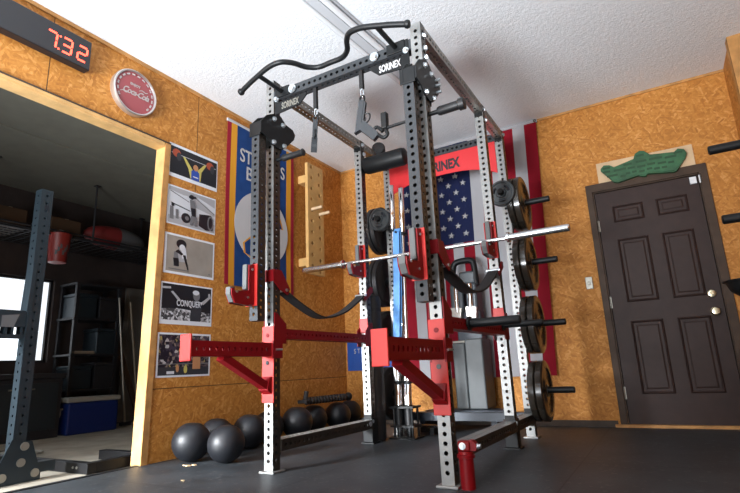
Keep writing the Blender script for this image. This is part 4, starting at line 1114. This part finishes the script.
bm = BM(); tube(bm, [(1.39, -.24, 1.28), (1.40, -.24, 1.45), (1.43, -.24, 1.525), (1.52, -.24, 1.54), (1.59, -.24, 1.53), (1.615, -.24, 1.48), (1.625, -.24, 1.28)], .03, 12); obj('hoop', fixn(bm), M['black'], t, smooth=True)
bm = BM(); box(bm, (1.46, -.27, 1.30), (1.63, -.16, 1.43), bev=.02); obj('console', bm, M['machine_grey'], t)
bm = BM(); ribbon(bm, [(1.37, -.30, 1.46), (1.41, -.33, 1.40), (1.43, -.33, 1.34), (1.475, -.32, 1.31)], Vector((0.4, 0, 1)), .03, .01, 4); obj('chrome_hook', fixn(bm), M['chrome'], t)
for o_ in [t] + list(t.children): pass
t.location.x += .03
# low chrome bar on the floor by the machine
t = thing('floor_bar', (1.2, -.75, .03), 'thin chrome bar lying low on a black stand on the floor behind the rack', 'bar')
bm = BM(); cyl(bm, (.95, -.70, .065), (1.36, -.72, .065), .011, 12); obj('bar', bm, M['chrome'], t, smooth=True)
for x in (1.0, 1.33):
    bm = BM(); box(bm, (x - .02, -.78, 0), (x + .02, -.64, .055), bev=.004); obj('foot', bm, M['black'], t)

# ------------------------------------------------------------------ medicine balls
def ball(x, y, r, label, tilt):
    t = thing('slam_ball', (x, y, 0), label, 'medicine ball', 'black medicine balls by the left wall')
    bm = BM(); bmesh.ops.create_uvsphere(bm, u_segments=36, v_segments=22, radius=r)
    for v in bm.verts:
        if v.co.z > r * .93: v.co.z = r * .93
    bmesh.ops.rotate(bm, verts=bm.verts, cent=(0, 0, 0), matrix=Matrix.Rotation(tilt, 3, 'Y'))
    zmin = min(v.co.z for v in bm.verts)
    bmesh.ops.translate(bm, verts=bm.verts, vec=(x, y, -zmin)); obj('shell', bm, M['ball'], t, smooth=True)
    bm = BM(); d_ = Vector((math.sin(tilt), 0, math.cos(tilt))); c0 = Vector((x, y, -zmin))
    lathe(bm, [(r * .925, .0), (r * .935, .02), (r * .935, .036), (r * .925, .038)], c0, d_, 20); obj('valve_cap', fixn(bm), M['rubber'], t, smooth=True)
ball(.235, -2.335, .128, 'black medicine ball nearest the doorway, alone at the front of the row', .1)
ball(.52, -2.295, .121, 'black medicine ball standing farthest out from the wall', .05)
ball(.15, -2.03, .126, 'black medicine ball by the left wall, half hidden by the two nearest', .1)
ball(.225, -1.765, .128, 'black medicine ball between the first ones and the front post', .12)
ball(.16, -1.47, .127, 'black medicine ball mostly hidden behind the left front post', .0)
ball(.255, -1.21, .134, 'black medicine ball just past the left front post', .1)
ball(.175, -.86, .128, 'black medicine ball under the near end of the ridged roller', .05)
ball(.225, -.53, .128, 'black medicine ball under the far end of the ridged roller', .15)
ball(.15, -.20, .125, 'black medicine ball deepest in the room corner', .1)
# ridged roller lying on the balls
t = thing('ridged_roller', (.25, -.75, .3), 'black ridged roller lying across the tops of the medicine balls', 'roller')
p0, p1 = Vector((.225, -1.08, .298)), Vector((.245, -.36, .294)); dd = (p1 - p0).normalized(); L_ = (p1 - p0).length
prof = [(0, 0), (0, .018)]
for i in range(13):
    s = .04 + i * (L_ - .10) / 13
    prof += [(s, .022), (s + .006, .034), (s + .030, .034), (s + .036, .022)]
prof += [(L_ - .02, .018), (L_ - .02, 0)]
bm = BM(); lathe(bm, prof, p0, dd, 18); obj('core', fixn(bm), M['rubber'], t)
bm = BM(); bmesh.ops.create_uvsphere(bm, u_segments=16, v_segments=10, radius=.042); bmesh.ops.translate(bm, verts=bm.verts, vec=p1); obj('ball_end', bm, M['ball'], t, smooth=True)
bm = BM(); box(bm, p0 + Vector((-.05, -.02, -.018)), p0 + Vector((.05, .015, .012)), bev=.004); cyl(bm, p0 + Vector((0, .03, 0)), p0 + Vector((.0, .05, .085)), .022, 12); obj('handle', bm, M['rubber'], t)

# crumbs on the mat
for i, (x, y) in enumerate(((.335, -2.45), (.365, -2.42), (.92, -2.25), (.70, -2.79))):
    lab = ('pale wood chip on the mat in front of the first medicine ball, larger', 'pale wood chip on the mat in front of the first medicine ball, smaller', 'tiny pale chip on the mat near the left front post foot', 'tiny pale chip on the open mat nearest the camera')[i]
    bm = BM(); s = (.028, .02, .014, .012)[i]
    prism(bm, [(x - s, y - s * .3), (x + s * .6, y - s * .5), (x + s, y + s * .3), (x - s * .3, y + s * .5)], (0, 0, .006), EX, EY, .006)
    tag(obj('wood_chip', fixn(bm), M['debris'], loc=(x, y, 0)), lab, 'debris', 'chips on the mat')

# ------------------------------------------------------------------ storage post at the right edge
t = thing('peg_post', (4.0, -1.5, 0), 'black wall post whose two black pegs point in at the right edge, beside the door', 'storage post')
bm = BM(); holed_tube(bm, (4.02, -1.5, .02), 2, 2.2, .065); obj('post', fixn(bm), M['black'], t)
obj('foot', box(BM(), (3.95, -1.75, 0), (4.09, -1.25, .02), bev=.004), M['black'], t)
for x, z in ((3.512, 1.705), (3.508, 1.287)):
    bm = BM(); lathe(bm, [(0, 0), (0, .020), (.006, .0265), (.47, .0265), (.47, 0)], (x, -1.5, z), EX, 20); obj('peg', fixn(bm), M['black'], t, smooth=True)
t = thing('chalk_bowl', (3.57, -1.5, .84), 'black round bowl with flat rim at the right edge beside the door knob', 'bowl')
bm = BM(); lathe(bm, [(0, 0), (0, .03), (.012, .07), (.045, .108), (.088, .123), (.092, .123), (.088, .117), (.05, .10), (.02, .06), (.012, 0)], (3.585, -1.5, .842), EZ, 36); obj('bowl', fixn(bm), M['black'], t, smooth=True)
bm = BM(); lathe(bm, [(0, .117), (0, .136), (.006, .136), (.006, .117)], (3.585, -1.5, .934), EZ, 36); obj('rim', fixn(bm), M['black'], t, smooth=True)
bm = BM(); box(bm, (3.70, -1.52, .88), (3.987, -1.48, .94)); obj('bracket', bm, M['black'], t)

# ------------------------------------------------------------------ neighbouring bay: rack, frame, cooler, shelves
t = thing('squat_stand', (-.33, -3.15, 0), 'dark steel squat stand seen through the doorway with bolted triangular base', 'squat stand')
xs = -.345
bm = BM(); holed_tube(bm, (xs, -3.155, .02), 2, 1.80, .075, pitch=.052, r=.008, sides=(0, 1, 3)); up = obj('upright', fixn(bm), M['bay_steel'], t)
bm = text_bm('R', .06, (xs + .0385, -3.15, 1.69), EY, EZ, .0008); obj('lettering', bm, M['ink_black'], up)
bm = BM(); box(bm, (xs - .0375, -4.3, .03), (xs + .0375, -2.93, .09), bev=.003); obj('foot_rail', bm, M['bay_steel'], t)
bm = BM(); prism(bm, [(-3.275, -.008), (-3.02, -.008), (-3.02, .03), (-3.085, .22), (-3.20, .24), (-3.275, .06)], (xs + .046, 0, 0), EY, EZ, .007); obj('gusset', fixn(bm), M['bay_steel'], t)
for y, z in ((-3.235, .035), (-3.055, .035), (-3.14, .105), (-3.128, .195)):
    bm = BM(); cyl(bm, (xs + .046, y, z), (xs + .054, y, z), .024, 20); obj('bolt_cap', bm, M['steel_plate'], t)
# lettered crossmember with open slots
bm = BM(); box(bm, (xs - .03, -4.3, .905), (xs + .03, -3.195, 1.005)); box(bm, (xs - .03, -4.3, .835), (xs + .03, -3.195, .858))
for y in (-3.21, -3.262, -3.30, -3.36, -3.43, -3.5, -3.6): box(bm, (xs - .03, y - .006, .856), (xs + .03, y + .006, .907))
obj('crossmember', bm, M['bay_steel'], t)
bm = BM(); prism(bm, [(-3.33, .90), (-3.26, .90), (-3.235, .98), (-3.33, .97)], (xs + .032, 0, 0), EY, EZ, .002); obj('sticker', fixn(bm), M['bag_grey'], t)
bm = BM(); prism(bm, [(-3.20, 1.0), (-3.17, 1.0), (-3.17, 1.30), (-3.19, 1.30)], (xs + .04, 0, 0), EY, EZ, .08); obj('sandwich_plate', fixn(bm), M['bay_steel'], t)

t = thing('floor_frame', (-.5, -2.6, 0), 'low dark steel frame lying on the sunlit concrete by the doorway', 'frame')
bm = BM(); box(bm, (-1.35, -2.83, -.01), (-.13, -2.77, .055), bev=.003); obj('front_rail', bm, M['frame_black'], t)
bm = BM(); box(bm, (-.19, -2.77, -.01), (-.13, -2.3, .055), bev=.003); obj('side_rail', bm, M['frame_black'], t)
bm = BM(); box(bm, (-.66, -2.42, -.01), (-.19, -2.36, .055), bev=.003); obj('inner_rail', bm, M['frame_black'], t)
for x in (-.28, -.24): bolt(t, (x, -2.83, .025), (0, -1, 0), .006, .003, 'steel_plate')

t = thing('cooler', (-2.7, -1.22, 0), 'blue cooler box with white lid on the floor of the neighbouring bay', 'cooler')
bm = BM(); box(bm, (-3.0, -1.53, -.012), (-2.66, -.93, .33), bev=.02); obj('body', bm, M['cooler_blue'], t)
bm = BM(); box(bm, (-3.01, -1.55, .332), (-2.65, -.91, .385), bev=.015); obj('lid', bm, M['cooler_white'], t)
bm = BM(); tube(bm, [(-2.9, -1.535, .27), (-2.9, -1.56, .26), (-2.9, -1.565, .19), (-2.76, -1.565, .19), (-2.76, -1.56, .26), (-2.76, -1.535, .27)], .012, 8, k=3); obj('handle', fixn(bm), M['cooler_white'], t)

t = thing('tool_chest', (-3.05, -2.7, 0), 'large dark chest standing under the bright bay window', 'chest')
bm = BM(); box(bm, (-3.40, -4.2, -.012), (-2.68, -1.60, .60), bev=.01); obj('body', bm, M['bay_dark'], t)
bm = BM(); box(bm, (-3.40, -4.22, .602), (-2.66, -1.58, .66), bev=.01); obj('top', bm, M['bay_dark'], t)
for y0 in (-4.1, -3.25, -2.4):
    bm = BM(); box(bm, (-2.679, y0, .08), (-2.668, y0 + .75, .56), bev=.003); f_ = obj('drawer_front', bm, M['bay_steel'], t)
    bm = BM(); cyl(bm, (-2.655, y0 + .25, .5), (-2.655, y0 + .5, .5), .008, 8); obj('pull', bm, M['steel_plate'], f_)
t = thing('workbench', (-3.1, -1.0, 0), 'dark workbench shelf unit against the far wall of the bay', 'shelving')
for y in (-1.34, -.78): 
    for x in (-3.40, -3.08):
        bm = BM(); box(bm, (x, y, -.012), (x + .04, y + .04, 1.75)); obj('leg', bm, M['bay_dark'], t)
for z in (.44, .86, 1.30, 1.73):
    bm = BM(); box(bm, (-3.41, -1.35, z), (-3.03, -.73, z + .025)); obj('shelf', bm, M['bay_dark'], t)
t = thing('pale_board', (-3.0, -1.5, .89), 'pale board lying on the dark bench in the neighbouring bay', 'board')
obj('plank', box(BM(), (-3.10, -1.33, .886), (-3.04, -1.05, .92), bev=.003), M['bay_board'], t)
for i, (y, z, h, m, lab) in enumerate(((-1.185, .466, .28, 'bay_steel', 'dark box on the lowest shelf of the bay bench'), (-.89, .466, .32, 'bay_dark', 'black box at the right of the lowest bench shelf'), (-.89, .886, .32, 'bay_steel', 'dark blue box on the middle shelf of the bay bench'), (-1.185, 1.326, .3, 'bay_steel', 'dark blue tote on the upper shelf of the bay bench'), (-.89, 1.326, .28, 'bay_dark', 'black tote on the upper shelf of the bay bench'))):
    t = thing('storage_box', (-3.2, y, z), lab, 'box', 'boxes on the bay bench')
    obj('body', box(BM(), (-3.36, y - .13, z), (-3.06, y + .13, z + h - .04), bev=.01), M[m], t); obj('lid', box(BM(), (-3.365, y - .138, z + h - .039), (-3.055, y + .138, z + h), bev=.008), M[m], t)

# hanging overhead shelf with its things
t = thing('overhead_shelf', (-2.8, -1.2, 2.2), 'wire shelf hung from the bay ceiling on thin steel rods', 'shelf')
bm = BM()
for k in range(9):
    x = -3.35 + k * .0925; cyl(bm, (x, -2.6, 2.19), (x, -.1, 2.19), .006, 6)
for k in range(26):
    y = -2.6 + k * .1; cyl(bm, (-3.35, y, 2.184), (-2.6, y, 2.184), .004, 6)
cyl(bm, (-2.6, -2.6, 2.22), (-2.6, -.1, 2.22), .010, 8); cyl(bm, (-2.6, -2.6, 2.17), (-2.6, -.1, 2.17), .012, 8)
obj('wire_deck', bm, M['bay_dark'], t)
for x, y in ((-2.6, -1.46), (-2.6, -.3), (-2.6, -2.55), (-3.35, -.3)):
    bm = BM(); cyl(bm, (x, y, 2.17), (x, y, HC - .03), .012, 8); box(bm, (x - .03, y - .03, HC - .04), (x + .03, y + .03, HC - .03)); obj('hanger_rod', bm, M['bay_dark'], t)
t = thing('red_bucket', (-2.62, -1.83, 1.86), 'red bucket with worn print hung under the bay shelf beside the squat stand', 'bucket')
bm = BM(); lathe(bm, [(0, 0), (0, .09), (.30, .115), (.31, .122), (.325, .122), (.325, .112), (.30, .108), (.01, .085), (.01, 0)], (-2.62, -1.83, 1.86), EZ, 28); obj('pail', fixn(bm), M['bucket_red'], t, smooth=True)
bm = BM()
for k in range(7):
    an = -.7 + k * .22; prism(bm, [(-.012, 0), (.012, .01), (.01, .05), (-.008, .06)], Vector((-2.62 + .106 * math.cos(an), -1.83 + .106 * math.sin(an), 1.93 + .035 * (k % 3))), Vector((-math.sin(an), math.cos(an), 0)), EZ, .002)
obj('worn_label', fixn(bm), M['bag_grey'], t)
bm = BM(); tube(bm, [(-2.62, -1.83 - .118, 2.17), (-2.6, -1.83, 2.235), (-2.62, -1.83 + .118, 2.17)], .004, 6); obj('bail', fixn(bm), M['steel_plate'], t)
t = thing('duffel_bag', (-2.9, -1.05, 2.2), 'red and grey rounded bag on the hanging wire shelf', 'bag')
for ya, yb, m, nm in ((-1.42, -1.0, 'bag_red', 'red_half'), (-1.0, -.58, 'bag_grey', 'grey_half')):
    bm = BM(); prof = []
    for k in range(9):
        s = k / 8; yy = ya + (yb - ya) * s; q = (yy + 1.0) / .42; prof.append((yy + 1.42, max(.02, .15 * math.sqrt(max(0, 1 - q * q * .98)))))
    lathe(bm, [(prof[0][0], 0)] + prof + [(prof[-1][0], 0)], (-2.88, -1.42, 2.345), EY, 22); obj(nm, fixn(bm), M[m], t, smooth=True)
for y, lab in ((-1.7, 'dark carton on the hanging wire shelf near the squat stand'), (-2.3, 'dark carton on the hanging wire shelf left of the squat stand')):
    t = thing('carton', (-3.0, y, 2.2), lab, 'box', 'cartons on the wire shelf')
    obj('body', box(BM(), (-3.2, y - .17, 2.2), (-2.75, y + .17, 2.42), bev=.005), M['bay_brown'], t)
    obj('tape', box(BM(), (-3.2, y - .02, 2.4201), (-2.75, y + .02, 2.4225)), M['bay_board'], t)

# wall door far inside, leaning rods and plank
dd_ = obj('door_2', box(BM(), (-3.43, -.43, 0), (-3.405, -.02, 1.83), bev=.003), pbr('dim_door', (.15, .14, .125), .6)); dd_['kind'] = 'structure'
for za, zb in ((.12, .85), (.98, 1.72)):
    obj('panel', box(BM(), (-3.406, -.38, za), (-3.398, -.06, zb), bev=.004), M['bag_grey'] if False else dd_.data.materials[0], dd_)
t = thing('leaning_plank', (-3.2, -.35, 0), 'brown plank leaning in the far corner of the bay', 'plank')
bm = BM()
p0, p1 = Vector((-3.02, -.36, 0)), Vector((-3.30, -.62, 1.15)); d_ = (p1 - p0).normalized(); u_, v_ = frame_of(d_)
A = [bm.verts.new(p0 + u_ * a + v_ * b) for a, b in ((-.035, -.012), (.035, -.012), (.035, .012), (-.035, .012))]; B = [bm.verts.new(v.co + d_ * (p1 - p0).length) for v in A]
for i in range(4): bm.faces.new((A[i], A[(i + 1) % 4], B[(i + 1) % 4], B[i]))
bm.faces.new(A[::-1]); bm.faces.new(B); obj('plank', fixn(bm), M['bay_brown'], t)
for i, (a, b2) in enumerate((((-2.90, -.66, -.01), (-2.97, -.82, 1.6)), ((-2.86, -.5, -.01), (-2.93, -.68, 1.55)))):
    t = thing('garden_tool', a, ('left' if i == 0 else 'right') + ' long-handled tool leaning in front of the bay bench', 'tool', 'long-handled tools in the bay')
    bm = BM(); cyl(bm, a, b2, .013, 10); obj('handle', bm, M['bay_board'] if i else M['steel_plate'], t, smooth=True)
    bm = BM(); box(bm, Vector(a) + Vector((-.02, -.07, .01)), Vector(a) + Vector((.02, .07, .05))); obj('head', bm, M['bay_dark'], t)
bm = BM(); tube(bm, [(-1.45, -2.52, 0), (-1.5, -2.38, .003), (-1.62, -2.36, .003), (-1.72, -2.5, .003), (-1.9, -2.55, .003), (-2.1, -2.3, .003)], .009, 8)
tag(obj('white_cord', fixn(bm), M['cooler_white'], loc=(-1.6, -2.4, 0)), 'pale cord curled on the concrete floor of the bay', 'cord')

# ------------------------------------------------------------------ camera
cam = bpy.data.cameras.new('camera'); co = bpy.data.objects.new('camera', cam); COL.objects.link(co)
yaw, pitch, roll, fpx = .5169, .2378, -.0440, 503.19
f_ = Vector((-math.sin(yaw) * math.cos(pitch), math.cos(yaw) * math.cos(pitch), math.sin(pitch)))
r_ = Vector((math.cos(yaw), math.sin(yaw), 0)); u_ = r_.cross(f_)
r2 = r_ * math.cos(roll) + u_ * math.sin(roll); u2 = r2.cross(f_)
mw = Matrix.Identity(4)
for i in range(3): mw[i][0] = r2[i]; mw[i][1] = u2[i]; mw[i][2] = -f_[i]; mw[i][3] = (3.1345, -4.86, .56)[i]
co.matrix_world = mw
cam.sensor_width = 36; cam.lens = fpx * 36 / 740; cam.clip_start = .05
scene.camera = co

# ------------------------------------------------------------------ light: daylight through the garage openings
wd = bpy.data.worlds.new('World'); scene.world = wd; wd.use_nodes = True
bg = wd.node_tree.nodes['Background']; bg.inputs[0].default_value = (.90, .95, 1.0, 1); bg.inputs[1].default_value = 1.4
def area(name, loc, target, sx, sy, power, col=(1, 1, 1), spread=180):
    l = bpy.data.lights.new(name, 'AREA'); l.shape = 'RECTANGLE'; l.size = sx; l.size_y = sy; l.energy = power; l.color = col
    l.spread = math.radians(spread)
    o = bpy.data.objects.new(name, l); COL.objects.link(o); o.location = loc
    o.rotation_euler = (Vector(target) - Vector(loc)).to_track_quat('-Z', 'Y').to_euler()
    return o
area('daylight_garage_door', (1.6, -7.3, 1.1), (1.5, 0, 1.5), 2.6, 1.9, 62, (.90, .95, 1.0))
area('driveway_bounce', (1.25, -7.9, .12), (.95, -5.0, 3.0), 2.2, 1.2, 500, (.92, .96, 1.0), 100)
area('daylight_bay_door', (-.9, -6.85, 1.35), (.45, -2.5, .0), .6, 1.0, 60, (.92, .96, 1.0), 38)
area('daylight_bay_window', (-3.56, -2.35, 1.31), (0, -2.75, .5), 1.7, .95, 9, (.85, .93, 1.0))
scene.view_settings.view_transform = 'Standard'; scene.view_settings.look = 'None'; scene.view_settings.gamma = 1
scene.view_settings.use_curve_mapping = False
scene.view_settings.exposure = -0.2
scene.cycles.max_bounces = 8; scene.cycles.diffuse_bounces = 4; scene.cycles.sample_clamp_indirect = 6
